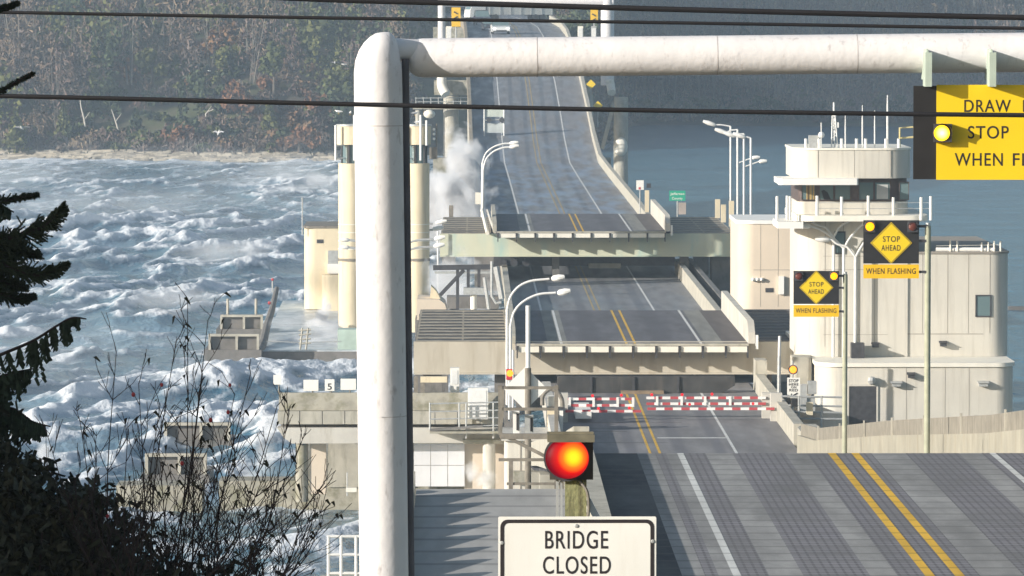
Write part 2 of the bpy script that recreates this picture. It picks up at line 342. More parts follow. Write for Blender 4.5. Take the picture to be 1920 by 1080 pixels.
fo = smooth(1.0, 1.75, h + .75 * streak) + .7 * smooth(.16, .44, wisp + .25 * (w2 - .4)) * (.45 + .8 * streak) + .85 * smooth(.50, .85, w3 * (.35 + w2) + .35 * streak) * grp
nearb = smooth(470, 250, SY) if False else 1 - smooth(240, 470, SY)
fo = fo * (.55 + .55 * np.clip(grp, 0, 1)) + .40 * nearb * smooth(-.12, .3, streak) + .30 * smooth(0, .35, streak)
dockf = smooth(-25, -17, SX) * (1 - smooth(-6, 0, SX)) * smooth(225, 245, SY) * (1 - smooth(350, 362, SY)); fo = fo + .45 * dockf * smooth(-.1, .3, streak)
fo = np.clip(fo * 1.2 + .10 * smooth(.1, .5, wisp), 0, 1) * rough_
veil = np.clip(smooth(-.12, .42, fbm(u / 11 + 31, v / 40, 4) + .2 * streak) * .75 + .25 * smooth(-.2, .4, wisp), 0, 1) * rough_ * .72
lump = np.abs(noise(SX / .8, SY / 2.0)) * .22 + np.abs(noise(u / 1.9 + 5, v / 5)) * .38
hz = (h * far_ - .5) * rough_ + fo * lump * far_ + (1 - rough_) * (.07 * noise(SX / 3, SY / 3) + .10 * noise(SX / 9, SY / 5))
dock_ = smooth(-23, -18.5, SX) * (1 - smooth(-3, 0, SX)) * smooth(343, 349, SY) * (1 - smooth(415, 432, SY))
hz = hz * (1 - dock_ * .9) - dock_ * .25
near_ = smooth(-17, -13, SX) * (1 - smooth(250, 262, SY)); hz = hz * (1 - .6 * near_)
surf_ = smooth(-26, -8, SY - shore(SX)) * (1 - smooth(20, 28, SX)); fo = np.maximum(fo, surf_ * (.55 + .6 * streak)); fo = np.clip(fo, 0, 1); hz = np.where(SY > 800, hz * .45, hz)
m, nt, p, nd, ln = base_mat('sea_water')
tc = nd('ShaderNodeTexCoord'); an = nd('ShaderNodeAttribute'); an.attribute_name = 'foam'
mp = nd('ShaderNodeMapping'); mp.inputs['Scale'].default_value = (1, .34, 1); ln(tc.outputs['Object'], mp.inputs['Vector'])
nf = nd('ShaderNodeTexNoise'); nf.inputs['Scale'].default_value = 1.6; nf.inputs['Detail'].default_value = 10; nf.inputs['Roughness'].default_value = .7; ln(mp.outputs[0], nf.inputs['Vector'])
ad_ = nd('ShaderNodeMath'); ad_.operation = 'MULTIPLY_ADD'; ln(nf.outputs[0], ad_.inputs[0]); ad_.inputs[1].default_value = 1.3; ad_.inputs[2].default_value = -.72
a2 = nd('ShaderNodeMath'); a2.operation = 'ADD'; ln(ad_.outputs[0], a2.inputs[0]); ln(an.outputs['Fac'], a2.inputs[1])
gt = nd('ShaderNodeMath'); gt.operation = 'MULTIPLY'; mrf = nd('ShaderNodeMapRange'); ln(an.outputs['Fac'], mrf.inputs[0]); mrf.inputs[2].default_value = .12; ln(mrf.outputs[0], gt.inputs[1])
rf = ramp(nd, [(.10, 0.0), (.95, 1.0)]); ln(a2.outputs[0], rf.inputs[0]); ln(rf.outputs[0], gt.inputs[0])
nw = nd('ShaderNodeTexNoise'); nw.inputs['Scale'].default_value = .05; nw.inputs['Detail'].default_value = 4; mw = nd('ShaderNodeMapping'); mw.inputs['Scale'].default_value = (.8, 3.6, 1); ln(tc.outputs['Object'], mw.inputs['Vector']); ln(mw.outputs[0], nw.inputs['Vector'])
rw = ramp(nd, [(.3, (.030, .105, .160)), (.7, (.056, .165, .245))]); ln(nw.outputs[0], rw.inputs[0])
av = nd('ShaderNodeAttribute'); av.attribute_name = 'veil'; mv = nd('ShaderNodeMix'); mv.data_type = 'RGBA'; ln(av.outputs['Fac'], mv.inputs[0]); ln(rw.outputs[0], mv.inputs[6]); mv.inputs[7].default_value = (.34, .45, .55, 1)
mx = nd('ShaderNodeMix'); mx.data_type = 'RGBA'; ln(gt.outputs[0], mx.inputs[0]); ln(mv.outputs[2], mx.inputs[6]); mx.inputs[7].default_value = (.78, .81, .84, 1); ln(mx.outputs[2], p.inputs['Base Color'])
rr = nd('ShaderNodeMapRange'); ln(gt.outputs[0], rr.inputs[0]); rr.inputs[3].default_value = .22; rr.inputs[4].default_value = .9; ln(rr.outputs[0], p.inputs['Roughness'])
nb = nd('ShaderNodeTexNoise'); nb.inputs['Scale'].default_value = 1.5; nb.inputs['Detail'].default_value = 6; ln(mp.outputs[0], nb.inputs['Vector'])
bb = nd('ShaderNodeBump'); bb.inputs['Strength'].default_value = .7; bb.inputs['Distance'].default_value = .35; ln(nb.outputs[0], bb.inputs['Height']); ln(bb.outputs[0], p.inputs['Normal'])
p.inputs['IOR'].default_value = 1.33
o = npmesh('sea', np.stack([SX, SY, hz], -1).reshape(-1, 3), gridfaces(len(sy_), len(sx_)), m, attrs={'foam': ('FLOAT', 'POINT', fo.ravel()), 'veil': ('FLOAT', 'POINT', veil.ravel())}); tag(o, kind='structure')

# ------------------------------------------------------------------ road spans
def ribbon(mb, xc, w, prof, dz=.004, xo=lambda y: 0):
    for (y0, z0), (y1, z1) in zip(prof, prof[1:]):
        a, b = xc + xo(y0), xc + xo(y1)
        mb.add([(a - w / 2, y0, z0 + dz), (a + w / 2, y0, z0 + dz), (b + w / 2, y1, z1 + dz), (b - w / 2, y1, z1 + dz)], [(0, 1, 2, 3)])
    return mb
def slab(x0, x1, prof, t, xo=lambda y: 0):
    mb = MB()
    for (y0, z0), (y1, z1) in zip(prof, prof[1:]):
        a, b = xo(y0), xo(y1)
        mb.add([(x0 + a, y0, z0 - t), (x1 + a, y0, z0 - t), (x1 + a, y0, z0), (x0 + a, y0, z0), (x0 + b, y1, z1 - t), (x1 + b, y1, z1 - t), (x1 + b, y1, z1), (x0 + b, y1, z1)],
               [(0, 1, 2, 3), (7, 6, 5, 4), (3, 2, 6, 7), (4, 5, 1, 0), (0, 3, 7, 4), (5, 6, 2, 1)])
    return mb
def wall(x0, x1, prof, h, xo=lambda y: 0, base=.3):
    return slab(x0, x1, [(y, z + h) for y, z in prof], h + base, xo)
LINEYN = asphalt('joint_broken_yellow', (.70, .42, .04), trans=1.25); LINEWN = asphalt('joint_broken_white', (.62, .62, .59), trans=1.25)
NP = [(38, 14.07), (118, 14.07), (148, 11.35), (185, 8.3), (222, 5.1), (236.6, 3.95)]
span = thing('approach_span', 'nearest road span of steel grid deck with double yellow line, dropping to the floating bridge', 'bridge span', (8, 80, 14))
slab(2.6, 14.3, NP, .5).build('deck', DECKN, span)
for xc, w, mt_, nm in ((4.62, .14, LINEWN, 'edge_line'), (11.55, .14, LINEWN, 'edge_line'), (7.98, .17, LINEYN, 'centre_line'), (8.5, .17, LINEYN, 'centre_line')):
    ribbon(MB(), xc, w, NP).build(nm, mt_, span)
wall(2.25, 2.597, NP[:2], .42).build('left_kerb', CONC, span)
wall(2.25, 2.597, NP[1:], .6).build('left_barrier', CONC, span)
RP = [(60, 14.07)] + NP[1:5] + [(234, 4.35)]
wall(14.303, 14.7, RP, .75).build('right_barrier', mat('tan_barrier_concrete', (.33, .31, .25), .85, .14, 1, dirt=(.28, .24, .17), damt=.6, dscale=(1, 1.2, .15), bump=.15), span)
fb = MB()
for (y0, z0), (y1, z1) in zip(RP, RP[1:]):
    fb.add([(x_, y_, z_ + h_) for y_, z_ in ((y0, z0), (y1, z1)) for x_ in (14.47, 14.51) for h_ in (.752, 1.27)], [(0, 1, 3, 2), (4, 6, 7, 5), (1, 5, 7, 3), (0, 2, 6, 4), (0, 4, 5, 1), (2, 3, 7, 6)])
fb.build('mesh_fence', mat('brownish_fence_mesh', (.25, .23, .19), .9, .2, 2, dirt=(.13, .115, .09), damt=.8, dscale=(3, 5, .12), dthr=.48), span)
for yy in np.arange(131, 234, 13.0):
    zz = float(np.interp(yy, [q[0] for q in RP], [q[1] for q in RP])); MB().box(14.42, 14.48, yy, yy + .09, zz + .75, zz + 1.36).build('fence_post', CONC, span)
for yy in (150, 190, 228):
    zz = float(np.interp(yy, [q[0] for q in NP], [q[1] for q in NP])); pc = MB().box(2.4, 14.6, yy - .8, yy + .8, zz - 1.7, zz - .55).build('pier_cap', CONC, span)
    for xx in (4.5, 12.4): MB().tube([(xx, yy, -3), (xx, yy, zz - 1.703)], .7, 14).build('column', CONC, pc)

ap = thing('concrete_apron', 'grey jointed concrete apron left of the near span, with a saw-toothed kerb throwing pointed shadows', 'apron', (0, 90, 14))
slab(-1.15, 2.246, [(66, 14.05), (109.5, 14.05)], .6).build('slab', APRON, ap)
tk = MB()
for i in range(20):
    y0 = 66.2 + i * 2.2
    if y0 + 2.2 > 109.6: break
    tk.prismx([(y0, 14.05), (y0 + 2.18, 14.05), (y0 + 2.18, 14.05 + .50), (y0, 14.05 + .20)], -1.32, -1.153)
tk.build('saw_tooth_kerb', CONC, ap)
ck = MB()
for i in range(36):
    y0 = 70 + i * 1.1; ck.ball((-1.62, y0, 14.0 + .09 * ((i * 5) % 3)), .30, 9, (.75, 1.7, .9))
ck.build('rubber_fender', mat('grey_rubber', (.06, .055, .055), .9, .3), ap)
mb = MB(); mb.box(-1.2, 2.2, 66, 70, 6, 13.44); mb.box(-1.2, 2.2, 104, 106, -3, 13.44); mb.build('support_wall', CONC, ap)

# lower roadway in front of the first lift span
LP = [(236.603, 3.95), (283.0, 3.95)]
lo = thing('lower_roadway', 'short lower roadway with stop line where the gates close the bridge', 'bridge deck', (8, 250, 4))
slab(4.0, 14.7, LP, .8).build('deck', LOWER, lo)
ribbon(MB(), 11.86, .13, LP).build('edge_line', LINEW, lo)
for xc in (7.98, 8.42): ribbon(MB(), xc, .12, LP).build('centre_line', LINEY, lo)
mb = MB(); mb.box(8.6, 11.78, 246.6, 247.0, 3.951, 3.955); mb.build('stop_line', LINEW, lo)
mb = MB()
for yy, a, b in ((252.3, 5.2, 7.6), (255.8, 5.3, 10.1), (250.5, 4.4, 7.3), (259.6, 8.9, 13.5), (244, 5, 9)): mb.box(a, b, yy, yy + .12, 3.951, 3.954)
mb.build('deck_joint', BLACK, lo)
mb = wall(14.703, 15.15, [(243, 3.95), (276, 3.95)], .95); mb.box(14.703, 15.3, 276.003, 278, 3.6, 5.6)
mb.build('right_barrier', CONC, lo)
mb = wall(3.55, 3.997, [(237, 3.95), (272, 3.95)], .85); mb.build('left_barrier', CONCP, lo)
mb = MB(); mb.prism([(14.75, 235), (15.4, 235), (15.9, 237), (15.7, 243), (15.155, 243.0), (14.75, 241)], 3.3, 4.9); mb.build('flared_end_wall', CONC, lo)

ew = thing('draw_span_end', 'dark steel end face of the draw span under the nearer lift span', 'steel girder', (9, 275.5, 3.95))
MB().prismy([(4.4, 3.956), (13.0, 3.956), (13.6, 4.35), (13.6, 4.82), (4.4, 4.82)], 275.4, 276.0).build('end_plate', mat('black_stained_steel', (.045, .045, .045), .8, .3, 1.2, dirt=(.10, .09, .08), damt=.6), ew)
for q in (6.1, 8.3, 10.6): MB().box(q, q + .12, 275.3, 275.39, 3.96, 4.8).build('stiffener', DARK, ew)
MB().box(7.7, 9.9, 274.6, 275.38, 3.957, 4.10).build('ramp_plate', mat('rusty_plate', (.24, .18, .12), .9, .25, 2), ew)

# the deck between the lift spans
MP = [(283.003, 3.95), (440, 3.95)]
mi = thing('middle_roadway', 'wet lower roadway running between the two raised lift spans', 'bridge deck', (8, 350, 4))
slab(2.6, 15.2, MP, .8).build('deck', MID, mi)
mx_ = lambda y: -.15 * (y - 300) / 100
for xc, w, mt_, nm in ((4.62, .14, LINEW, 'edge_line'), (12.06, .14, LINEW, 'edge_line'), (8.12, .11, LINEYF, 'centre_line'), (8.5, .11, LINEYF, 'centre_line')):
    ribbon(MB(), xc, w, MP, xo=mx_).build(nm, mt_, mi)
wall(2.2, 2.597, [(314, 3.95), (438, 3.95)], .9).build('left_barrier', CONC, mi)
wall(15.203, 15.6, [(318, 3.95), (400, 3.95)], 1.05).build('right_barrier', CONC, mi)
mb = MB(); mb.box(16.3, 16.65, 322, 404, 3.2, 4.85); mb.build('outer_wall', CONCD, mi)
mb = MB()
for yy in (330, 358, 386): mb.box(15.6, 16.3, yy, yy + .4, 3.3, 3.9)
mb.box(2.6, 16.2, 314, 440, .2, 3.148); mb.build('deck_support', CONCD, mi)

def lift_span(label, Y0, Y1, zt, dx, npan, thick=.34):
    t = thing('lift_span', label, 'lift span', (8 + dx, Y0, zt), 'raised lift spans of the drawbridge')
    MB().box(5.05 + dx, 14.6 + dx - 2.26, Y0, Y1, zt - thick, zt).build('deck', LEAF, t)
    MB().box(2.3 + dx, 4.0 + dx, Y0, Y1, zt - thick, zt).build('left_shoulder', LEAF, t)
    MB().box(4.002 + dx, 5.048 + dx, Y0, Y1, zt - thick, zt).build('shoulder_strip', LEAFP, t)
    MB().box(12.342 + dx, 13.3 + dx, Y0, Y1, zt - thick, zt).build('shoulder_strip', LEAFP, t)
    MB().box(13.302 + dx, 14.6 + dx, Y0, Y1, zt - thick, zt).build('right_shoulder', LEAFD, t)
    P = [(Y0 + .02, zt), (Y1, zt)]
    for xc, w, mt_, nm in ((4.72, .14, LINEW, 'edge_line'), (12.1, .14, LINEW, 'edge_line'), (8.16, .13, LINEY, 'centre_line'), (8.62, .13, LINEY, 'centre_line')):
        ribbon(MB(), xc + dx, w, P).build(nm, mt_, t)
    x0, x1 = 2.35 + dx, 14.6 + dx; w = (x1 - x0) / npan
    MB().box(x0, x1, Y0 - .12, Y0 - .003, zt - .10, zt + .02).build('edge_angle', CONC, t)
    for i in range(npan):
        MB().box(x0 + i * w + .10, x0 + (i + 1) * w - .04, Y0 - .10, Y0 - .004, zt - .44, zt - .13).build('edge_panel', TRIM, t)
    mb = MB()
    for i in range(npan + 1):
        q = min(x0 + i * w, x1 - .08); MB().prismx([(Y0 - .2, zt - .12), (Y0 - .2, zt - .74), (Y0 + .2, zt - .74), (Y0 + .9, zt - thick - .003), (Y0 + .002, zt - thick - .003), (Y0 - .002, zt - .12)], q, q + .07).build('edge_bracket', DARK, t)
    MB().prismx([(Y0 + .9, zt - .001), (Y1, zt - .001), (Y1, zt + 1.15), (Y0 + 1.4, zt + 1.15), (Y0 + .2, zt + .6), (Y0 + .2, zt - .001)], 14.603 + dx, 14.95 + dx).build('right_barrier', CONCP, t)
    MB().prismx([(Y0 + .9, zt - .001), (Y1, zt - .001), (Y1, zt + .75), (Y0 + 1.2, zt + .75), (Y0 + .2, zt + .4), (Y0 + .2, zt - .001)], 2.0 + dx, 2.297 + dx).build('left_barrier', CONC, t)
    MB().box(14.98 + dx, 15.12 + dx, Y0 + .1, Y0 + .5, zt - .3, zt + .45).build('end_plate', ROOFW, t)
    mb = MB()
    for q in np.linspace(Y0 + 1.5, Y1 - 1, 8): mb.box(2.4 + dx, 14.5 + dx, q, q + .3, zt - .9, zt - thick - .003)
    mb.build('floor_beam', DARK, t)
    return t
lift_span('nearer raised lift span, dark deck with fresh yellow lines and cream edge panels', 281, 312, 6.15, 0, 10)
lift_span('farther raised lift span beyond the wet middle roadway, with a pale green girder below', 388, 421, 7.55, -.5, 9)

def frame(label, X0, X1, xl, xr, Y0, Y1, zt, zb, mt_, legs, slatl, slatr, nrib):
    t = thing('lift_support_frame', label, 'support frame', ((X0 + X1) / 2, Y0, zb), 'frames that carry the lift spans')
    MB().box(X0, X1, Y0 - .02, Y0 + .5, zb, zt - .022).build('girder', mt_, t)
    MB().box(X0, X1, Y0 - .12, Y0 + .52, zb - .10, zb - .003).build('girder_flange', mt_, t)
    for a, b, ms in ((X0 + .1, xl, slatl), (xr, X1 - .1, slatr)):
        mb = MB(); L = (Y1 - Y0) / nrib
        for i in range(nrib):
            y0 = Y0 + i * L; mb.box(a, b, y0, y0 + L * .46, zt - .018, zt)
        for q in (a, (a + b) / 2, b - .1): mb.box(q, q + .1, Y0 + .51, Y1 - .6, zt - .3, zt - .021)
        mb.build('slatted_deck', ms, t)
        MB().box(a - .02, b - .003, Y0 + .51, Y1 - .51, zt - .3, zt - .024).build('gap_shade_sheet', BLACK, t)  # black sheet just under the slats paints the shade in their gaps
    MB().box(X0, X1, Y1 - .5, Y1, zb, zt - .32).build('rear_girder', DARK, t)
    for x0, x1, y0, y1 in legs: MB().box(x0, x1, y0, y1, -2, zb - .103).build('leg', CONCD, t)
    return t
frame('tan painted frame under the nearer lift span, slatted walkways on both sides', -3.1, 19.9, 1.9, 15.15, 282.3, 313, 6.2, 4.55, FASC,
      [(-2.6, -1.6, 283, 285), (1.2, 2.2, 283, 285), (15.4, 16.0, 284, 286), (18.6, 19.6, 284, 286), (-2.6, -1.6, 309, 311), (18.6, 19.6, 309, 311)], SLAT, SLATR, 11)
frame('pale green painted frame under the farther lift span, brown slatted walkways on both sides', -2.35, 19.35, 1.4, 14.75, 389.5, 421, 7.35, 5.75, FASG,
      [(-2.2, -1.5, 391, 393), (5.9, 6.4, 391, 393), (15.3, 15.9, 391, 393), (17.6, 19.1, 391, 395), (-2.2, -1.3, 418, 420), (17.4, 18.6, 418, 420)], SLAT, SLAT, 9)
t = thing('grey_transom', 'dark cross girder with machinery under the farther lift span', 'girder', (8, 392, 4.6))
mb = MB(); mb.box(1.6, 15.0, 394, 395, 4.75, 5.5); mb.build('web', DARK, t)
for xx in (2.3, 3.1, 4.0): MB().tube([(xx, 393.6, 5.0), (xx, 393.98, 5.0)], .28, 12).build('pulley', DARK, t)
MB().box(8.6, 11, 393.5, 393.99, 4.6, 4.95).build('gearbox', CONC, t)
mb = MB(); mb.box(-2.9, 19.6, 312.0, 312.9, 3.2, 4.4)
# far roadway
def fo_(y): return -.55 - .9 * max(0, (y - 520) / 160) - (max(0, y - 800) / 75) ** 2 * 1.15
FP = [(440.003, 5.4), (476, 5.6), (560, 5.9), (600, 6.3), (625, 8.3), (650, 11.2), (680, 14.3), (720, 17.3), (760, 19.7), (800, 20.7), (850, 21.4), (900, 22.0), (950, 22.5), (1000, 22.9), (1060, 23.3)]
fr = thing('far_roadway', 'far roadway climbing from the floating bridge to the opposite shore, wet and grey', 'bridge deck', (8, 600, 6))
slab(1.2, 15.2, FP, .7, fo_).build('deck', FARM, fr)
for xc, w, mt_, nm in ((4.66, .15, LINEW, 'edge_line'), (12.0, .15, LINEW, 'edge_line'), (8.3, .12, LINEYF, 'centre_line'), (8.75, .12, LINEYF, 'centre_line')):
    ribbon(MB(), xc, w, FP, dz=.01, xo=fo_).build(nm, mt_, fr)
wall(15.203, 15.6, FP[:11], 1.0, fo_).build('right_barrier', CONC, fr)
wall(.8, 1.197, FP[:11], 1.1, fo_).build('left_barrier', mat('brown_concrete', (.27, .23, .17), .9, .2, 1), fr)
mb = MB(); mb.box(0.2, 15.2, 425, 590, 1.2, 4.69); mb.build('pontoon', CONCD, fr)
for yy in (612, 690, 770, 842):
    zz = float(np.interp(yy, [q[0] for q in FP], [q[1] for q in FP])) - .7; a = fo_(yy)
    pc = MB().box(-3.4 + a, 17.0 + a, yy - 1.2, yy + 1.2, zz - 1.9, zz - .02).build('pier_cap', CONCG, fr)
    for xx in (-1.2, 16.2) if yy < 700 else (3.0, 13.0): MB().tube([(xx + a, yy, -3), (xx + a, yy, zz - 1.903)], 1.0, 16).build('column', CONC, pc)
mb = MB(); a = at(845, 215, 690); b = at(862, 282, 690); mb.tube([a, b], .45, 10); mb.build('brace', CONCP, fr)
MB().tube([at(866, 284, 690), at(902, 262, 690)], .42, 10).build('brace', CONCP, fr); MB().tube([at(864, 283, 690), at(864, 350, 690)], .6, 10).build('brace_pile', CONCP, fr)
t = thing('bridge_pier', 'round concrete pier standing in the hazy water right of the far roadway', 'pier', (19.5, 700, 0))
MB().tube([at(1164, 352, 700), at(1164, 182, 700)], .95, 16).build('column', CONC, t); a = at(1164, 275, 698.9); MB().ball(a, .9, 12, (1, .6, 1.4)).build('fender', TRIM, t)
MB().beam(at(1129, 280, 700), at(1152, 190, 700), .45, .5).build('brace', CONC, t)

t = thing('trestle_railing', 'pale railing along the trestle left of the far roadway, above the spray', 'railing', at(830, 200, 688))
mb = MB()
for y in (183, 190, 197): mb.tube([at(778, y + 1, 688), at(893, y, 688)], .05, 5)
for q in range(780, 895, 14): mb.tube([at(q, 202, 688), at(q, 182, 688)], .05, 5)
mb.build('rails', GALV, t); MB().beam(at(774, 203, 688), at(895, 203, 688), 1.0, .25).build('walkway', CONCG, t)
for q in (784, 884): MB().tube([at(q, 360, 688), at(q, 205, 688)], .35, 10).build('pile', CONC, t)
t = thing('signal_frame', 'pale signal frame with two dark round lamps at the left edge of the far roadway', 'signal', at(926, 262, 628))
for q in (908, 945): MB().tube([at(q, 266, 628), at(q, 202, 628)], .09, 7).build('post', GALVW, t)
p_a, p_b = at(907, 204, 628), at(946, 219, 628); MB().box(p_a.x, p_b.x, 628.1, 628.2, p_b.z, p_a.z).build('panel', mat('pale_green_panel', (.50, .55, .50), .7), t)
p_a, p_b = at(910, 231, 628), at(944, 249, 628); MB().box(p_a.x, p_b.x, 628.1, 628.2, p_b.z, p_a.z).build('panel', mat('pale_grey_panel', (.48, .52, .52), .7), t)
MB().tube([at(908, 226, 628), at(946, 224, 628)], .08, 6).build('cross_arm', GALV, t)
for q in (917, 941): MB().disc(at(q, 225, 627.8), .30, .12).build('lamp', DARK, t)
# pontoons
def pontoon(label, x0, x1, y0, y1, zt, m=CONCG, nm='pontoon'):
    o = MB().prism([(x0, y0), (x1, y0), (x1, y1), (x0, y1)], -2.5, zt).build(nm, m); return tag(o, label, 'pontoon')
pontoon('wide concrete pontoon that the control building stands on', 15.7, 28.4, 250, 303, 2.6, CONC)
tag(MB().prism([(-12.1, 254.2), (3.4, 254.2), (3.4, 279), (-8.6, 279), (-8.6, 256.6), (-12.1, 256.6)], -2.5, 1.3).build('pontoon', CONCG), 'low brown stained pontoon wall under the left concrete platform', 'pontoon')

# ------------------------------------------------------------------ control building
def window(parent, xa, xb, ya, yb, Y, deep=.25, frame=.06, fm=None):
    a, b = at(xa, ya, Y), at(xb, yb, Y)
    fr_ = MB(); f = frame
    for bx in ((a.x - f, b.x + f, a.z, a.z + f), (a.x - f, b.x + f, b.z - f, b.z), (a.x - f, a.x, b.z, a.z), (b.x, b.x + f, b.z, a.z)): fr_.box(bx[0], bx[1], Y - .05, Y + .02, bx[2], bx[3])
    w = fr_.build('window', fm or DARK, parent); MB().box(a.x, b.x, Y - .018, Y - .004, b.z, a.z).build('pane', GLASS, w)
    return w
def zz(y, Y): return at(1600, y, Y).z
cb = thing('control_building', 'cream three storey bridge control building with rounded corners and a glazed lookout cab', 'building', (21, 262, 2.6))
YB = 262.0; xa, xb = X(1535, YB), X(1903, YB); zb1 = zz(688, YB)
MB().prism(rrect(xa, xb, YB, YB + 26, (1.1, .9, 0, 0)), 2.55, zb1).build('base_storey', CREAM, cb)
MB().prism(rrect(xa - .10, xb + .10, YB - .10, YB + 26, (1.2, 1.0, 0, 0)), zb1 + .002, zb1 + .20).build('base_roof_edge', TRIM, cb)
mb = MB()
for xx in (1700, 1773, 1818): q = X(xx, YB); mb.box(q - .012, q + .012, YB - .006, YB + .01, 2.6, zb1 - .05)
mb.build('wall_joint', JOINT, cb)
a, b = at(1592, 724, YB), at(1643, 806, YB)
dr = MB().box(a.x, b.x, YB - .03, YB - .003, 2.6, a.z).build('garage_door', DARK, cb)
mb = MB(); mb.box(a.x - .08, b.x + .08, YB - .06, YB - .002, a.z, a.z + .1); mb.box(a.x - .08, a.x - .001, YB - .06, YB - .002, 2.6, a.z); mb.box(b.x + .001, b.x + .08, YB - .06, YB - .002, 2.6, a.z); mb.build('door_frame', CREAM, dr)
MB().prism(rrect(xa - 1.1, xa - .15, YB + 3, YB + 5, (.2, .2, 0, 0)), 4.2, 6.5).build('side_panel', CONC, cb)
YU = 266.58; u0, u1 = X(1590, YU), X(1893, YU); zu0, zu1 = zb1 + .205, zz(476, YU)
MB().prism(rrect(u0, u1, YU, YU + 18, (.0, 1.0, 0, 0)), zu0, zu1).build('upper_wing', CREAM, cb)
MB().prism(rrect(u0 - .03, u1 + .06, YU - .06, YU + 18, (.05, 1.05, 0, 0)), zu1 + .002, zu1 + .1).build('upper_roof_edge', JOINT, cb)
mb = MB()
for xx in (1668, 1730, 1777, 1816, 1856): q = X(xx, YU); mb.box(q - .015, q + .015, YU - .006, YU + .01, zz(625, YU), zu1 - .02)
mb.box(u0, u1 - 1.3, YU - .008, YU + .01, zz(627, YU), zz(625.6, YU))
mb.build('wall_joint', JOINT, cb)
window(cb, 1632, 1657, 522, 550, YU); window(cb, 1831, 1856, 555, 592, YU)
rt = MB()
for xs in ((1755, 1788), (1790, 1848), (1850, 1866)): rt.tube([at(xs[0], 468, YU + .6), at(xs[1], 468, YU + .6)], .11, 8)
rt.build('roof_pipe', ROOFW, cb)
mb = MB()
for xx in (1782, 1795, 1841, 1853, 1864, 1876): mb.tube([at(xx, 472, YU + .5), at(xx, 450 + (xx % 3) * 2, YU + .5)], .05, 6)
mb.tube([at(1755, 461, YU + .5), at(1876, 459, YU + .5)], .012, 5); mb.build('roof_stanchions', TRIM, cb)
# tower shaft and cab
YT = 266.5; s0, s1 = X(1497, YT), X(1702, YT); zs = zz(413, YT)
MB().prism(rrect(s0, s1, YT, YT + 8, (1.3, 0, .8, .8)), zb1 + .206, zs).build('tower_shaft', CREAM, cb)
mb = MB()
for xx in (1547, 1581, 1640): q = X(xx, YT); mb.box(q - .013, q + .013, YT - .006, YT + .01, zz(650, YT), zs)
for yy in (480, 505, 627): mb.box(s0 + 1.25, s1 - 1, YT - .008, YT + .01, zz(yy + .7, YT), zz(yy, YT))
mb.build('wall_joint', JOINT, cb)
window(cb, 1567, 1583, 436, 474, YT)
b0, b1 = X(1491, YT), X(1737, YT)
MB().prism(rrect(b0, b1, YT - 1.5, YT + 9.5, (.9, .9, .5, .5)), zs + .003, zz(402, YT)).build('balcony', TRIM, cb)
for xx in (1457, 1476, 1481, 1532, 1578, 1628, 1675, 1727, 1745): MB().tube([at(xx, 413 if xx > 1490 else 412, YT - 1.4), at(xx, 367 + (xx % 4), YT - 1.4)], .075, 7).build('balcony_post', ROOFW, cb)
mb = MB()
for yy in (380, 391): mb.tube([at(1532, yy, YT - 1.38), at(1745, yy, YT - 1.38)], .014, 5)
mb.build('balcony_rails', GALV, cb)
MB().box(X(1455, YT), b0 + .3, YT - 1.5, YT + 3, zs - .35, zs - .02).build('balcony_wing', ROOFW, cb)
c0, c1 = X(1495, YT), X(1705, YT); zc0, zc1, zc2, zc3 = zz(402, YT), zz(378, YT), zz(334, YT), zz(281, YT)
CABD = mat('dark_cab_frame', (.10, .075, .07), .5, .2, 3)
MB().prism(rrect(c0, c1, YT, YT + 7, (.4, 1.1, .5, .5)), zc0 + .003, zc1).build('cab_sill_wall', CREAM, cb)
MB().prism(rrect(c0 + .05, c1 - .05, YT + .07, YT + 6.9, (.4, 1.1, .5, .5)), zc1 + .002, zc2).build('cab_frame', CABD, cb)
for xs in ((1504, 1514), (1516, 1528), (1537, 1562), (1566, 1594), (1611, 1637), (1641, 1668), (1687, 1703)): window(cb, xs[0], xs[1], 342, 374, YT + .06, frame=.035, fm=CABD)
mb = MB()
for xs in ((1512, 1517), (1518, 1522), (1524, 1527)): p_a, p_b = at(xs[0], 344, YT + .02), at(xs[1], 374, YT + .02); mb.box(p_a.x, p_b.x, YT + .02, YT + .035, p_b.z, p_a.z)
mb.build('blind', OSIGN if False else mat('tan_blind', (.42, .30, .12), .8), cb)
p_a, p_b = at(1644, 346, YT + .02), at(1665, 373, YT + .02); MB().box(p_a.x, p_b.x, YT + .02, YT + .036, p_b.z, p_a.z).build('blind', mat('grey_blind', (.42, .43, .42), .8), cb)
mb = MB(); mb.prismy([(at(q, r, YT).x, at(q, r, YT).z) for q, r in ((1540, 358), (1545, 356), (1552, 361), (1558, 374), (1545, 374))], YT + .015, YT + .03); mb.build('chair_back', DARKB, cb)
MB().prism(rrect(X(1488, YT), X(1708, YT), YT - .45, YT + 7.4, (1.3, 1.3, .6, .6)), zc2 + .002, zc3).build('cab_roof_wall', CREAM, cb)
MB().prism(rrect(X(1488, YT) - .05, X(1708, YT) + .05, YT - .5, YT + 7.5, (1.35, 1.35, .6, .6)), zc3 + .002, zc3 + .10).build('cab_roof_edge', TRIM, cb)
mb = MB()
for xx in (1532, 1600, 1668): q = X(xx, YT); mb.box(q - .012, q + .012, YT - .456, YT - .44, zc2 + .05, zc3)
mb.build('wall_joint', JOINT, cb)
MB().prism(rrect(X(1457, YT), X(1605, YT), YT - 1.5, YT - .453, (.2, .1, 0, 0)), zz(345, YT), zz(333, YT)).build('canopy', ROOFW, cb)
MB().box(X(1457, YT), X(1488, YT), YT - .45, YT + 3, zz(344, YT), zz(334, YT)).build('canopy_return', ROOFW, cb)
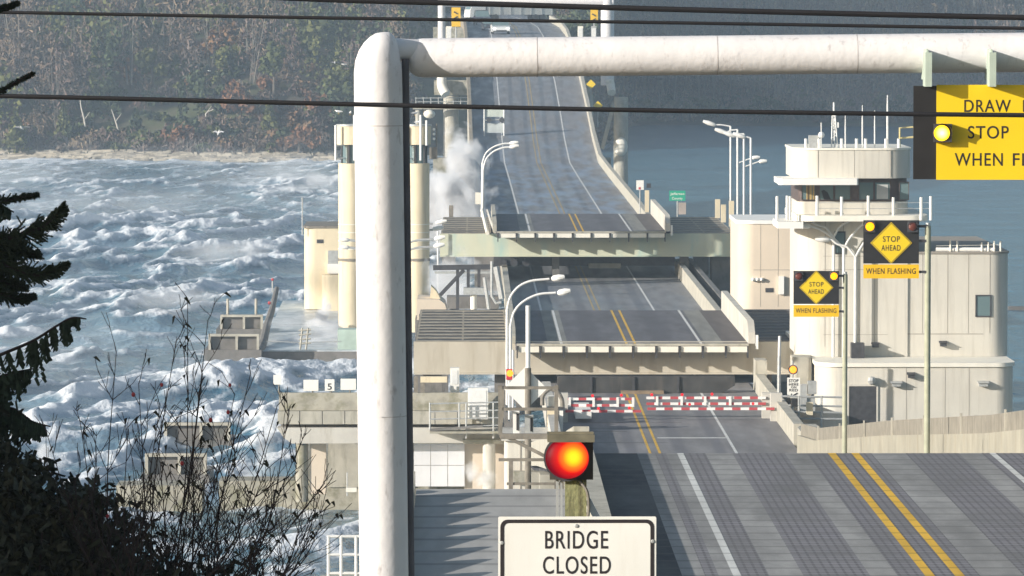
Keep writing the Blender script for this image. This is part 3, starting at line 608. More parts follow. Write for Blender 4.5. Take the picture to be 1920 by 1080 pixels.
for xx in (1511, 1536, 1578, 1606, 1623, 1661, 1685): MB().tube([at(xx, 283, YT), at(xx, 260, YT)], .08, 7).build('roof_stanchion', ROOFW, cb)
for xx, y0, y1, r in ((1585, 281, 214, .035), (1617, 281, 197, .04), (1640, 281, 207, .035), (1664, 281, 178, .055)): MB().tube([at(xx, y0, YT + .5), at(xx, (y0 * .4 + y1 * .6), YT + .5), at(xx, y1, YT + .5)], [r, r, r * .5], 7).build('antenna', GALVW, cb)
mb = MB(); A = [at(xx, 281, YT + .8) for xx in (1559, 1571)] + [at(1565, 281, YT + 1.2)]; B = [at(1561, 215, YT + .8), at(1566, 215, YT + .8), at(1564, 215, YT + 1.1)]
for q, r in zip(A, B): mb.tube([q, r], .035, 5)
for i in range(9):
    t = i / 9; mb.tube([A[i % 3].lerp(B[i % 3], t), A[(i + 1) % 3].lerp(B[(i + 1) % 3], t + .1)], .02, 4)
mb.tube([at(1563.5, 216, YT + .9), at(1563.5, 192, YT + .9)], .05, 6); mb.box(at(1570, 240, YT).x, at(1575, 230, YT).x, YT + .8, YT + 1, at(1570, 240, YT).z, at(1575, 230, YT).z); mb.build('lattice_mast', GALVW, cb)
p_a, p_b = at(1517, 254, YT + .4), at(1535, 277, YT + .4); mb = MB().box(p_a.x, p_b.x, YT + .4, YT + .9, p_b.z, p_a.z); mb.tube([at(1520, 282, YT + .6), at(1520, 276, YT + .6)], .03, 5); mb.tube([at(1532, 282, YT + .6), at(1532, 276, YT + .6)], .03, 5); mb.build('equipment_box', GALV, cb)
mb = MB().ball(at(1540, 253, YT + .3), .17, 9); mb.tube([at(1540, 282, YT + .3), at(1540, 230, YT + .3)], .03, 5); mb.build('wind_sensor', GALVW, cb)
YEL = mat('yellow_handrail', (.62, .52, .24), .6, .1)
mb = MB()
for pts in (((1687, 281), (1687, 240), (1716, 238)), ((1687, 259), (1716, 257)), ((1714, 281), (1714, 238))): mb.tube([at(q, r, YT + 1) for q, r in pts], .05, 6)
mb.build('ladder_hoop', YEL, cb)
def wall_lamp(xx, yy, Y, r=.16):
    c = at(xx, yy, Y); mb = MB().box(c.x - r, c.x + r, Y - .34, Y - .004, c.z - .10, c.z + .06); mb.prismx([(Y - .42, c.z + .06), (Y - .004, c.z + .16), (Y - .004, c.z + .062)], c.x - r * 1.3, c.x + r * 1.3); mb.build('wall_light', DARK if r < .18 else GALV, cb)
for q in ((1641, 647, YU), (1768, 645, YU), (1708, 704, YB)): wall_lamp(*q)
for q in ((1680, 720, YB), (1843, 720, YB)): wall_lamp(*q, r=.22)
mb = MB(); c = at(1634, 713, YB); mb.ball((c.x, YB - .2, c.z), .22, 9); mb.box(c.x - .1, c.x + .1, YB - .2, YB - .004, c.z - .1, c.z + .1); mb.build('siren', GALV, cb)
c = at(1610, 668, YU - 2); MB().box(c.x - .3, c.x + .35, YU - 1.2, YU - .4, zb1 + .205, zb1 + .95).build('roof_cabinet', DARK, cb)
# left wing behind the nearer frame
YL = 320.0; l0, l1 = X(1383, YL), X(1497, YL); zl = zz(420, YL)
lw = thing('machine_house', 'peach rounded machine house with white roof edge beside the control building', 'building', (17.5, 320, 3))
MB().prism(rrect(l0, l1 + 1, YL, YL + 9, (1.0, .2, 0, 0)), -1, zl).build('wall', PEACH, lw)
MB().prism(rrect(l0 - .06, l1 + 1.06, YL - .06, YL + 9, (1.05, .2, 0, 0)), zl + .002, zl + .22).build('roof_edge', ROOFW, lw)
mb = MB()
for xx in (1426, 1459, 1487): q = X(xx, YL); mb.box(q - .014, q + .014, YL - .006, YL + .01, zz(575, YL), zl - .02)
mb.box(l0 + .95, l1 + .8, YL - .008, YL + .01, zz(506.5, YL), zz(505.5, YL)); mb.build('wall_joint', JOINT, lw)
mb = MB()
for q in (1412, 1420, 1428): mb.ball(at(q, 524, YL - .15), .12, 8)
mb.box(X(1410, YL), X(1431, YL), YL - .12, YL - .004, zz(527, YL), zz(521, YL)); mb.build('floodlights', ROOFW, lw)
p_a, p_b = at(1435, 540, YL), at(1450, 548, YL); MB().box(p_a.x, p_b.x, YL - .03, YL - .004, p_b.z, p_a.z).build('vent', DARK, lw)
p_a, p_b = at(1460, 518, YL - .2), at(1470, 552, YL - .2); MB().box(p_a.x, p_b.x, YL - .2, YL - .004, p_b.z, p_a.z).build('white_cabinet', ROOFW, lw)

# ------------------------------------------------------------------ left machinery: towers, cream house, docks
def nav_tower(label, xc, wpx, ybase, Y=377):
    c = at(xc, ybase, Y); r = px(wpx / 2, Y); t = thing('guide_tower', label, 'tower', c, 'round guide towers of the drawbridge')
    P = lambda q, r_: at(xc + q, r_, Y)
    MB().tube([P(0, ybase), P(0, 306)], r, 28).build('column', CREAMY, t)
    mb = MB().tube([P(0, 489), P(0, 484)], r * 1.05, 28); mb.build('collar', BROWN, t)
    for yy in (421, 436, 452, 467): MB().tube([P(0, yy), P(0, yy - 1.6)], r * 1.03, 28).build('pipe_ring', TRIM, t)
    MB().tube([P(0, 305.9), P(0, 271)], r * .72, 20).build('lamp_drum', GLASS, t)
    mb = MB()
    for k in range(6):
        a_ = k * math.pi / 3 + .3; q = Vector((math.cos(a_), math.sin(a_), 0)) * r * .76; mb.tube([P(0, 305.9) + q, P(0, 271) + q], .08, 6)
    mb.build('drum_frame', DARK, t)
    MB().tube([P(0, 270.9), P(0, 236)], r * 1.12, 26).build('cap', CREAMY, t)
    MB().tube([P(0, 235.9), P(0, 233)], r * 1.18, 26).build('cap_rim', GALV, t)
    mb = MB()
    for q, y0, y1 in ((-29, 300, 234), (6, 300, 215), (17, 272, 225)): mb.tube([P(q, y0) + Vector((0, -1.1, 0)), P(q, y1) + Vector((0, -1.1, 0))], .09, 6)
    mb.tube([P(-29, 272) + Vector((0, -1.1, 0)), P(0, 272)], .05, 5); mb.tube([P(-29, 296) + Vector((0, -1.1, 0)), P(0, 296)], .05, 5); mb.build('mast', GALVW, t)
    mb = MB(); p1 = P(22, 300); mb.box(p1.x, p1.x + .55, Y - .6, Y + .5, P(0, 298).z, P(0, 276).z); mb.tube([P(36, 298), P(36, 232)], .05, 5); mb.build('side_cabinet', BROWN, t)
    mb = MB()
    for yy in (242, 251, 260): mb.ball(P(31, yy) + Vector((0, -.5, 0)), .10, 7)
    mb.build('signal_lamps', ROOFW, t)
    MB().ball(P(22, 214) + Vector((0, .3, 0)), .42, 12, (1, 1, .75)).build('dome', TRIM, t)
    return t
nav_tower('left cream guide tower with a gull on its mast, standing on the awash dock', 659, 49, 622)
nav_tower('right cream guide tower between the white gantry column and the spray', 783, 45, 622)
YH = 400.0
hs = thing('pump_house', 'small cream yellow house with rounded corner at the water left of the guide towers', 'building', at(603, 570, YH))
MB().prism(rrect(X(570, YH), X(646, YH), YH, YH + 9, (.9, .1, 0, 0)), 1.2, Z(428, YH)).build('wall', CREAMY, hs)
MB().prism(rrect(X(570, YH) - .05, X(646, YH), YH - .05, YH + 9, (.5, .1, 0, 0)), Z(428, YH) + .002, Z(424, YH)).build('roof_edge', BROWN, hs)
MB().prism(rrect(X(604, YH), X(650, YH), YH - 1.2, YH - .004, (.7, .1, 0, 0)), 1.1, Z(514, YH)).build('porch', CREAMY, hs)
p_a, p_b = at(594, 449, YH), at(606, 456, YH); MB().box(p_a.x, p_b.x, YH - .03, YH - .003, p_b.z, p_a.z).build('vent', DARK, hs)
p_a, p_b = at(615, 470, YH - .4), at(640, 494, YH - .4); MB().box(p_a.x, p_b.x, YH - .4, YH - .003, p_b.z, p_a.z).build('grey_cabinet', GALV, hs)
p_a, p_b = at(614, 494.5, YH - .5), at(640, 513, YH - .5); MB().box(p_a.x, p_b.x, YH - .5, YH - .003, p_b.z, p_a.z).build('white_cabinet', ROOFW, hs)
mb = MB().tube([at(567, 440, YH), at(567, 372, YH)], .05, 5); mb.ball(at(567, 372, YH), .09, 7); mb.build('mast', GALV, hs)
MB().prism(rrect(X(556, YH), X(680, YH), YH - 2.5, YH + 12, (0, 0, 0, 0)), -2, 1.05).build('plinth', CONCD, hs)

dk = thing('awash_dock', 'flooded concrete dock below the cream pump house, washed over by waves', 'dock', (-11, 353, 0))
YD = 353.0; WET = mat('wet_awash_concrete', (.42, .47, .50), .35, .3, .5, dirt=(.75, .78, .80), damt=.9, dscale=(.5, .25, 1), dthr=.45)
MB().prism([(X(487, YD), YD), (X(672, YD) + .4, YD), (X(672, YD) + .4, YD + 60), (X(487, YD) - .6, YD + 60)], -2.5, Z(657, YD)).build('deck', WET, dk)
MB().box(X(490, YD), X(672, YD) + .3, YD - .12, YD - .003, -2.4, Z(659, YD)).build('front_wall', CONCD, dk)
MB().tube([at(484, 664, YD - .3), at(494, 640, YD + 4), at(500, 612, YD + 13), at(509, 585, YD + 20), at(519, 541, YD + 33)], [.34, .30, .27, .24, .17], 9).build('curved_bulwark', CONCD, dk)
mb = MB().tube([at(511, 548, YD + 30), at(511, 527, YD + 30)], .05, 5); mb.build('lamp_mast', GALV, dk)
MB().ball(at(511, 524, YD + 30), .11, 8).build('red_marker', REDP, dk); MB().ball(at(505, 568, YD + 20), .13, 8).build('red_marker', REDP, dk)
mb = MB()
for xx in (563, 574): mb.tube([at(xx, 655, YD + 1), at(xx + 4, 615, YD + 1)], .07, 5)
for yy in (620, 628, 637, 645): mb.tube([at(560, yy, YD + 1), at(583, yy - 2, YD + 1)], .06, 5)
mb.build('ladder_rack', CONC, dk)
p_a, p_b = at(633, 618, YD + 1), at(672, 652, YD + 1); MB().box(p_a.x, p_b.x, YD + 1, YD + 3, Z(657, YD), p_a.z).build('low_box', mat('pale_green_box', (.40, .50, .44), .8), dk)
mb = MB(); mb.tube([at(500, 640, YD + 1), at(562, 642, YD + 1), at(640, 640, YD + 1)], .035, 5); mb.build('cable_rail', GALV, dk)
def fender(label, x0, x1, yt, ym, yb, Y, w=.16):
    t = thing('fender_frame', label, 'fender', at((x0 + x1) / 2, yb, Y), 'concrete fender frames in the surf')
    p_a, p_b = at(x0, ym, Y), at(x1, yb, Y)
    MB().box(p_a.x, p_b.x, Y, Y + 5, -2.2, p_a.z).build('block', CONCD, t)
    q0, q1 = at(x0 + 8, yt, Y + .2), at(x1 - 4, ym, Y + .2)
    MB().box(q0.x, q1.x, Y + .3, Y + .5, p_a.z + .003, q0.z).build('back_board', CONCD, t)
    mb = MB(); mb.box(q0.x, q1.x, Y, Y + .28, q0.z - w, q0.z)
    for k in (0, .56, 1): xx = q0.x + (q1.x - q0.x - w) * k; mb.box(xx, xx + w, Y - .02, Y + .29, p_a.z + .003, q0.z - w - .003)
    mb.build('frame', CONC, t)
    return t
fender('nearest fender frame at the left end of the awash dock, wide block below', 383, 490, 626, 656, 692, 351)
t = fender('fender frame with two short posts behind the left end of the awash dock', 405, 497, 590, 617, 640, 372)
mb = MB()
for xx in (427, 480): mb.tube([at(xx, 592, 372.6), at(xx, 560, 372.6)], .1, 6)
mb.build('post', CONC, t)
fender('grey fender frame in the surf behind the bare twigs', 300, 436, 792, 826, 838, 288)
fender('grey fender frame just behind the rose bush, beside the brown pontoon wall', 264, 392, 850, 890, 905, 268)
pontoon('mossy low block in the surf behind the rose bush', -17.0, -12.9, 254, 256.6, 1.1, CONCG, 'concrete_block')

# peach winch house and steel trestle left of the nearer lift span
YW = 321.0
wh = thing('winch_house', 'small peach winch house with a rounded end behind the slatted walkway', 'building', at(805, 592, YW))
poly = [(at(q, r, YW).x, at(q, r, YW).z) for q, r in ((782, 600), (838, 600), (838, 584), (834, 570), (824, 562), (782, 561))]
MB().prismy(poly, YW, YW + 5).build('wall', PEACH, wh)
poly = [(at(q, r, YW).x, at(q, r, YW).z) for q, r in ((806, 561), (826, 563), (818, 548), (808, 538))]
MB().prismy(poly, YW + 1, YW + 3).build('roof_gusset', CREAMY, wh)
MB().box(X(778, YW), X(840, YW), YW + .5, YW + 5, -2, Z(600, YW)).build('base', CONCD, wh)
tr = thing('steel_trestle', 'dark steel trestle with a diagonal strut over the spray left of the middle roadway', 'trestle', at(870, 600, 345))
YR = 345.0; mb = MB()
mb.beam(at(812, 502, YR), at(935, 500, YR), .3, .32); mb.build('top_beam', DARK, tr)
MB().beam(at(815, 511, YR), at(930, 511, YR), .2, .14).build('lower_rail', GALV, tr)
MB().beam(at(819, 560, YR), at(870, 506, YR), .22, .24).build('strut', DARK, tr)
mb = MB()
for q in (858, 878, 898): mb.beam(at(q, 540 if q != 858 else 600, YR), at(q, 502, YR), .2, .2)
mb.build('hanger', DARK, tr)
p_a, p_b = at(869, 539, YR), at(907, 552, YR); MB().box(p_a.x, p_b.x, YR - .4, YR + .6, p_b.z, p_a.z).build('winch_platform', GALV, tr)
MB().tube([at(888, 700, YR), at(888, 553, YR)], .22, 12).build('pile', TRIM, tr)
mb = MB(); mb.beam(at(838, 566, YR + 4), at(935, 566, YR + 4), 2, .8); mb.tube([at(850, 660, YR + 4), at(850, 570, YR + 4)], .3, 10); mb.tube([at(925, 660, YR + 4), at(925, 570, YR + 4)], .3, 10); mb.build('catwalk', CONCD, tr)
mb = MB(); mb.tube([at(922, 490, YR - 2), at(922, 555, YR - 2), at(930, 568, YR - 2), at(940, 567, YR - 2)], .1, 6); mb.tube([at(908, 520, YR - 1), at(918, 590, YR - 1)], .12, 6); mb.tube([at(930, 500, YR - 1), at(941, 560, YR - 1)], .2, 6); mb.build('hose', GALV, tr)
sp = tag(MB().tube([at(915, 660, YR - 3), at(915, 585, YR - 3)], .35, 10).build('guide_pile', CONC), 'stubby concrete pile beside the left edge of the middle roadway', 'pile')

# ------------------------------------------------------------------ left concrete platform in front of the pontoon
YP = 250.0
pl = thing('concrete_platform', 'mossy concrete platform on columns, cut across by the white gantry column', 'platform', (-4, 250, 1.3))
x0, x1 = X(518, YP), X(945, YP)
MB().prismx([(YP + .5, Z(738, YP)), (YP + .1, Z(768, YP)), (YP + .1, Z(770, YP)), (YP + 1.0, Z(770, YP)), (YP + .9, Z(738, YP))], x0 + .1, x1).build('parapet', CONCG, pl)
for i in range(10):
    a_ = x0 + .05 + i * (x1 - x0 - .1) / 10; MB().box(a_, a_ + (x1 - x0 - .1) / 10 - .035, YP - .1 + .01 * (i % 2), YP + 1, Z(795, YP), Z(770.6, YP)).build('kerb_block', CONC, pl)
MB().box(x0 + .2, x1, YP + .5, YP + 20, Z(801, YP), Z(795.4, YP)).build('deck', CONCD, pl)
poly = [(at(q, r, YP).x, at(q, r, YP).z) for q, r in ((520, 801.4), (945, 801.4), (945, 829), (548, 831), (532, 820))]
MB().prismy(poly, YP - .25, YP + 1.1).build('cross_beam', CONCP, pl)
for q, w in ((566, 24), (748, 26)): MB().tube([at(q, 832, YP + .7), at(q, 940, YP + .7)], px(w / 2, YP), 14).build('column', CONCG, pl)
MB().box(X(580, YP), X(610, YP), YP + .6, YP + 1.2, 1.0, Z(831.5, YP)).build('wall_panel', PEACH, pl)
MB().box(X(610, YP), X(774, YP), YP + 4.1, YP + 4.5, 1.0, Z(831.5, YP)).build('recess_wall', CONC, pl)
WT = mat('white_wall_panels', (.66, .66, .67), .6, .06, .6, dirt=(.5, .5, .5), damt=.3)
for i in range(3):
    for j in range(2):
        a_, b_ = at(776 + i * 32, 833 + j * 40, YP + .5), at(776 + i * 32 + 31, 833 + j * 40 + 39, YP + .5); MB().box(a_.x, b_.x, YP + .5, YP + .6, b_.z, a_.z).build('white_panel', WT, pl)
MB().box(X(870, YP), X(948, YP), YP + .7, YP + 1.1, 1.0, Z(829.5, YP)).build('peach_wall', PEACH, pl)
MB().tube([at(917, 925, YP - .3), at(917, 824, YP - .3)], .30, 16).build('round_column', CONCP, pl)
MB().box(X(868, YP), X(948, YP), YP - .6, YP + .3, Z(830, YP), Z(822, YP)).build('landing', CONCG, pl)
for q, y0, y1 in ((775, 707, 738), (788, 716, 738)): MB().box(X(q, YP), X(q + 8, YP), YP + .6, YP + 1, Z(y1, YP), Z(y0, YP)).build('bracket', BROWN, pl)
MB().box(X(788, YP), X(838, YP), YP + .3, YP + .6, Z(718, YP), Z(707, YP)).build('timber', CREAMY, pl)
for i, (q, yt, yb, w, lab) in enumerate(((520, 703, 721, 15, 'tall narrow white notice at the outer corner of the concrete platform'), (583, 712, 733, 28, 'wide blank white notice on the concrete platform, between the corner notice and the number 5'),
                                       (618, 711, 733, 18, 'small white plate with the number 5 on the concrete platform'), (653, 710, 731, 29, 'white notice on the concrete platform right beside the gantry column'))):
    t = thing('notice_board', lab, 'notice', at(q, 738, YP + .7), 'white notices on the concrete platform')
    p_a, p_b = at(q - w / 2, yt, YP + .7), at(q + w / 2, yb, YP + .7); MB().box(p_a.x, p_b.x, YP + .66, YP + .70, p_b.z, p_a.z).build('plate', WSIGN, t)
    MB().tube([at(q + 3, 739, YP + .74), at(q + 3, yt + 3, YP + .74)], .035, 5).build('post', BROWN, t)
    if i == 2: text('5', q - 4, q + 4, 719, 731, YP + .652, BLACK, t)
t = thing('stair_railing', 'grey pipe railing round the landing on the concrete platform', 'railing', at(860, 800, YP - 1))
mb = MB(); YS = YP - 1.2
for q in (806, 861, 874, 925): mb.tube([at(q, 822 if q > 870 else 806, YS), at(q, 755, YS)], .045, 6)
for y in (757, 772, 786): mb.tube([at(806, y, YS), at(940, y - 3, YS)], .035, 6)
mb.tube([at(874, 800, YS), at(940, 797, YS)], .035, 6); mb.build('rails', GALV, t)
MB().beam(at(806, 806, YS), at(905, 799, YS), .5, .09).build('walkway', CONCD, t)
MB().box(X(806, YS), X(944, YS), YS - .3, YP - .26, Z(812, YS), Z(808, YS)).build('bracket', CONCG, t)
for q0, q1, y0, y1, lab in ((844, 861, 690, 724, 'tall narrow white cabinet behind the concrete platform'), (877, 915, 728, 786, 'wide white cabinet on the concrete platform next to the lattice platform')):
    t = thing('control_cabinet', lab, 'cabinet', at((q0 + q1) / 2, y1, YP + 1.5)); Yc = YP + (1.5 if q0 < 870 else -.9)
    MB().box(X(q0, Yc), X(q1, Yc), Yc, Yc + .6, Z(y1 if q0 > 870 else 740, Yc), Z(y0, Yc)).build('case', WSIGN, t); MB().box(X(q0 + 3, Yc), X(q1 - 3, Yc), Yc - .02, Yc - .002, Z(y1 - 4, Yc), Z(y0 + 4, Yc)).build('door', GALVW, t)

# ------------------------------------------------------------------ lamps
def lamp_head(p, d, L=.85, w=.26):
    p = Vector(p); d = Vector(d).normalized(); mb = MB()
    mb.tube([p, p + d * L * .15, p + d * L * .6, p + d * L], [w * .22, w * .45, w * .5, w * .3], 9); return mb
def curve(pts, n=8):
    """smooth line through the points"""
    out = []; P = [Vector(q) for q in pts]; P = [P[0] * 2 - P[1]] + P + [P[-1] * 2 - P[-2]]
    for i in range(1, len(P) - 2):
        for k in range(n):
            t = k / n; a, b, c, d = P[i - 1:i + 3]
            out.append(.5 * ((2 * b) + (c - a) * t + (2 * a - 5 * b + 4 * c - d) * t * t + (3 * b - a - 3 * c + d) * t ** 3))
    out.append(P[-2]); return out
def curved_lamp(label, Y, pts, head, group, r=.07, base=None):
    W_ = [at(q, y, Y) for q, y in pts]; t = thing('street_lamp', label, 'street lamp', W_[0], group)
    if base is not None: W_[0].z = base
    MB().tube([W_[0], W_[1]], r * 1.15, 9).build('pole', GALVW, t)
    MB().tube(curve(W_[1:]), r * .85, 8).build('arm', GALVW, t)
    lamp_head(at(*head[0], Y), at(*head[1], Y) - at(*head[0], Y), px(head[1][0] - head[0][0], Y), .34).build('lamp_head', ROOFW, t)
curved_lamp('white curved street lamp left of the nearer lift span, the taller of the pair', 263, [(951, 770), (951, 580), (957, 557), (972, 538), (995, 527), (1030, 523)], ((1034, 523), (1059, 519)), 'curved lamps by the nearer lift span', base=3.9)
curved_lamp('white curved street lamp left of the nearer lift span, the lower of the pair', 259, [(957, 770), (957, 612), (964, 585), (982, 565), (1010, 552), (1042, 549)], ((1045, 550), (1070, 545)), 'curved lamps by the nearer lift span', base=3.9)
t = thing('lamp_post', 'short white post just right of the curved lamps, left of the nearer lift span', 'post', at(962, 770, 255)); MB().tube([at(962, 770, 255), at(962, 656, 255)], .06, 8).build('post', GALVW, t)
curved_lamp('curved street lamp at the farther lift span with the upper lamp head', 432, [(903, 460), (905, 305), (911, 288), (925, 276), (942, 270), (955, 269)], ((955, 269), (972, 267)), 'curved lamps by the farther lift span', .09)
curved_lamp('curved street lamp at the farther lift span with the lower lamp head', 424, [(904, 460), (906, 318), (912, 298), (926, 284), (944, 277), (955, 276)], ((955, 276), (973, 273)), 'curved lamps by the farther lift span', .09)
p_a, p_b = at(891, 361, 423), at(914, 383, 423); tag(MB().box(p_a.x, p_b.x - .5, 423.0, 423.3, p_b.z, p_a.z).build('junction_box', TRIM), 'pale junction box low on the curved lamp poles of the farther lift span', 'box')
heads = [(820, 432, 418, 418), (826, 430, 419, 463)]
for i, (yr, ylf, xr, lab) in enumerate(((418, 421, 838, 'topmost'), (430, 436, 832, 'second'), (448, 452, 835, 'third'), (462, 467, 834, 'lowest'))):
    Y = 392 - i * 14; t = thing('double_arm_lamp', f'double armed lamp behind the white gantry column, {lab} of four pairs of arms', 'street lamp', at(722, 600, Y), 'double armed lamps behind the gantry column')
    MB().tube([at(722, 690, Y), at(722, yr + 26, Y)], .10, 8).build('pole', GALVW, t)
    MB().tube(curve([at(722, yr + 26, Y), at(738, yr + 18, Y), at(760, yr + 9, Y), at(785, yr + 2, Y), at(812, yr + 1, Y)]), .075, 7).build('arm', GALV, t)
    MB().tube(curve([at(722, yr + 26, Y), at(706, yr + 18, Y), at(684, yr + 8, Y), at(664, yr + 3, Y), at(655, yr + 2, Y)]), .075, 7).build('arm', GALV, t)
    lamp_head(at(xr - 21, yr, Y), at(xr, yr - 4, Y) - at(xr - 21, yr, Y), px(21, Y), .34).build('lamp_head', ROOFW, t)
    lamp_head(at(655, yr + 2, Y), at(636, yr + 1, Y) - at(655, yr + 2, Y), px(19, Y), .30).build('lamp_head', ROOFW, t)
tag(MB().tube([at(821, 600, 389), at(821, 433, 389)], .07, 7).build('thin_mast', GALVW), 'thin white mast under the lamp heads at the green girder', 'mast')
for i, (xx, yt, hx, hy, lab) in enumerate(((1370, 237, 1318, 227, 'farthest and tallest looking'), (1383, 243, 1340, 242, 'second farthest'), (1395, 251, 1356, 248, 'second nearest'), (1408, 259, 1374, 250, 'nearest, right hand'))):
    Y = 421 - i * 10; t = thing('tall_lamp', f'tall white street lamp behind the machine house, {lab} of the four', 'street lamp', at(xx, 420, Y), 'row of tall lamps right of the farther lift span')
    MB().tube([at(xx, 640, Y), at(xx, yt, Y)], .085, 8).build('pole', GALVW, t)
    MB().tube([at(xx, yt, Y), at((xx + hx) / 2 + 8, (yt + hy) / 2 + 2, Y), at(hx + 22, hy + 7, Y)], .06, 6).build('arm', GALVW, t)
    lamp_head(at(hx + 24, hy + 8, Y), at(hx, hy, Y) - at(hx + 24, hy + 8, Y), px(25, Y), .36).build('lamp_head', ROOFW, t)
    if i in (1, 2):
        q, r = ((1412, 296), (1425, 303))[i - 1]
        MB().tube([at(xx, r + 10, Y), at(q - 2, r, Y)], .05, 6).build('low_arm', GALVW, t)
        lamp_head(at(q - 2, r, Y), at(q + 14, r - 1, Y) - at(q - 2, r, Y), px(15, Y), .34).build('lamp_head', ROOFW, t)
for i, (xx, yj, lx, ly, rx, ry, lab) in enumerate(((1563, 445, 1490, 412, 1622, 408, 'left'), (1582, 466, 1494, 424, 1640, 420, 'middle'), (1604, 482, 1530, 449, 1660, 432, 'right'))):
    Y = 266.28 - i * .16; t = thing('twin_arm_lamp', f'white twin armed lamp in front of the cream building, {lab} of the three', 'street lamp', at(xx, 686, Y), 'twin armed lamps in front of the control building')
    bz = zb1 + .205
    p0 = at(xx, yj, Y); MB().tube([(p0.x, Y, bz), p0], .075, 8).build('pole', GALVW, t)
    MB().tube(curve([p0, at(xx - (xx - lx) * .2, yj - 18, Y), at(xx - (xx - lx) * .45, ly + 9, Y), at(lx + 30, ly + 1, Y), at(lx + 24, ly, Y)]), .055, 7).build('arm', GALVW, t)
    MB().tube(curve([p0, at(xx + (rx - xx) * .2, yj - 20, Y), at(xx + (rx - xx) * .5, ry + 6, Y), at(rx - 22, ry, Y)]), .055, 7).build('arm', GALVW, t)
    lamp_head(at(lx + 26, ly, Y), at(lx, ly - 1, Y) - at(lx + 26, ly, Y), px(28, Y), .30).build('lamp_head', ROOFW, t)
    lamp_head(at(rx - 24, ry, Y), at(rx, ry, Y) - at(rx - 24, ry, Y), px(24, Y), .30).build('lamp_head', ROOFW, t)

# ------------------------------------------------------------------ gates, beacons, small signs around the lower roadway
def stripes(xa, w, ph):
    """red paint with white bands w metres long, counted from xa"""
    m, nt, p, nd, ln = base_mat('red_and_white_gate_paint'); g = nd('ShaderNodeNewGeometry'); sx = nd('ShaderNodeSeparateXYZ'); ln(g.outputs['Position'], sx.inputs[0])
    q = nd('ShaderNodeMath'); q.operation = 'MULTIPLY_ADD'; ln(sx.outputs[0], q.inputs[0]); q.inputs[1].default_value = 1 / (2 * w); q.inputs[2].default_value = -xa / (2 * w) + ph * .5 + 20
    f = nd('ShaderNodeMath'); f.operation = 'FRACT'; ln(q.outputs[0], f.inputs[0]); r = ramp(nd, [(0, (.46, .07, .08)), (.5, (.82, .80, .77))], 'CONSTANT'); ln(f.outputs[0], r.inputs[0]); ln(r.outputs[0], p.inputs['Base Color']); p.inputs['Roughness'].default_value = .5
    return m
def barrier(label, rows, posts, xa, xb, Y, n, lights, pivot):
    t = thing('barrier_gate', label, 'barrier gate', at(pivot, 785, Y), 'red and white gates closing the bridge')
    for k, (y, ph) in enumerate(rows):
        a_, b_ = at(xa, y, Y), at(xb, y, Y); MB().box(a_.x, b_.x, Y - .04, Y + .04, a_.z - .062, a_.z + .062).build('gate_arm', stripes(a_.x, (b_.x - a_.x) / n, ph), t)
    for q in posts: a_, b_ = at(q, rows[0][0] - 3, Y - .06), at(q, rows[-1][0] + 3, Y - .06); MB().box(a_.x - .06, a_.x + .06, Y - .10, Y - .045, b_.z, a_.z).build('upright', ROOFW, t)
    for q, y in lights: MB().ball(at(q, y, Y - .12), .075, 8).build('gate_light', REDL, t)
    a_ = at(pivot, 745, Y); MB().box(a_.x - .28, a_.x + .28, Y + .06, Y + .6, 3.95, a_.z + .2).build('gate_post', CONCP, t)
    return t
barrier('two rail red and white gate across the left lane, behind the single arm', [(748, 0), (760, 1)], (1068, 1113, 1158, 1187), 1056, 1186, 259, 9, [(1111, 742), (1165, 741)], 1050)
barrier('two rail red and white gate across the right lane, pivoting at the right barrier', [(746, 1), (757, 0)], (1232, 1278, 1322, 1369), 1212, 1436, 258.4, 15, [(1279, 740), (1222, 740), (1335, 739)], 1440)
g1 = barrier('single red and white gate arm with a white notice, over the left lane', [(771, 0)], (), 1060, 1202, 256, 9, [(1122, 766), (1180, 765)], 1054)
a_, b_ = at(1079, 772, 255.9), at(1109, 785, 255.9); pt = MB().box(a_.x, b_.x, 261.88, 255.92, b_.z, a_.z).build('notice', WSIGN, g1)
barrier('single red and white gate arm over the right lane, nearest of the right hand gates', [(766.5, 0)], (), 1214, 1452, 256.6, 15, [(1293, 758), (1412, 757)], 1456)
t = thing('stop_signal', 'red signal over a white stop here on red notice, right of the gates', 'signal', at(1488, 790, 257), 'red signals at the gates')
MB().tube([at(1486, 800, 257), at(1486, 676, 257)], .05, 7).build('post', GALV, t); MB().disc(at(1487, 693, 256.85), px(9, 257), .06).build('back_plate', DARK, t)
MB().ball(at(1487, 693, 256.8), px(7, 257), 12, (1, .6, 1)).build('lens', ORANGEL, t)
a_, b_ = at(1476, 708, 256.9), at(1500, 746, 256.9); MB().box(a_.x, b_.x, 256.86, 256.9, b_.z, a_.z).build('notice', WSIGN, t)
for s_, q0, q1, y0, y1 in (('STOP', 1479, 1497, 711, 717), ('HERE', 1479, 1497, 718.5, 723), ('ON', 1483, 1493, 724, 728), ('RED', 1480, 1496, 729, 734)): text(s_, q0, q1, y0, y1, 256.852, BLACK, t, bold=.03)
mb = MB(); mb.beam(at(1495, 737, 256.855), at(1485, 743, 256.855), .04, .05); mb.beam(at(1483, 744, 256.855), at(1484, 738, 256.855), .03, .04); mb.beam(at(1483, 744, 256.855), at(1489, 744, 256.855), .03, .04); mb.build('arrow', BLACK, t)
t = thing('thin_post', 'thin pale post with dark foot, left of the red signal', 'post', at(1461, 790, 259)); MB().tube([at(1461, 668, 259), at(1462, 630, 259)], .07, 8).build('upper_tube', GALVW, t); MB().tube([at(1460, 775, 259), at(1461, 668.2, 259)], .09, 8).build('lower_tube', GALV, t)
t = thing('amber_beacon', 'amber beacon at the foot of the two curved lamps left of the gates', 'signal', at(955, 760, 254), 'red signals at the gates')
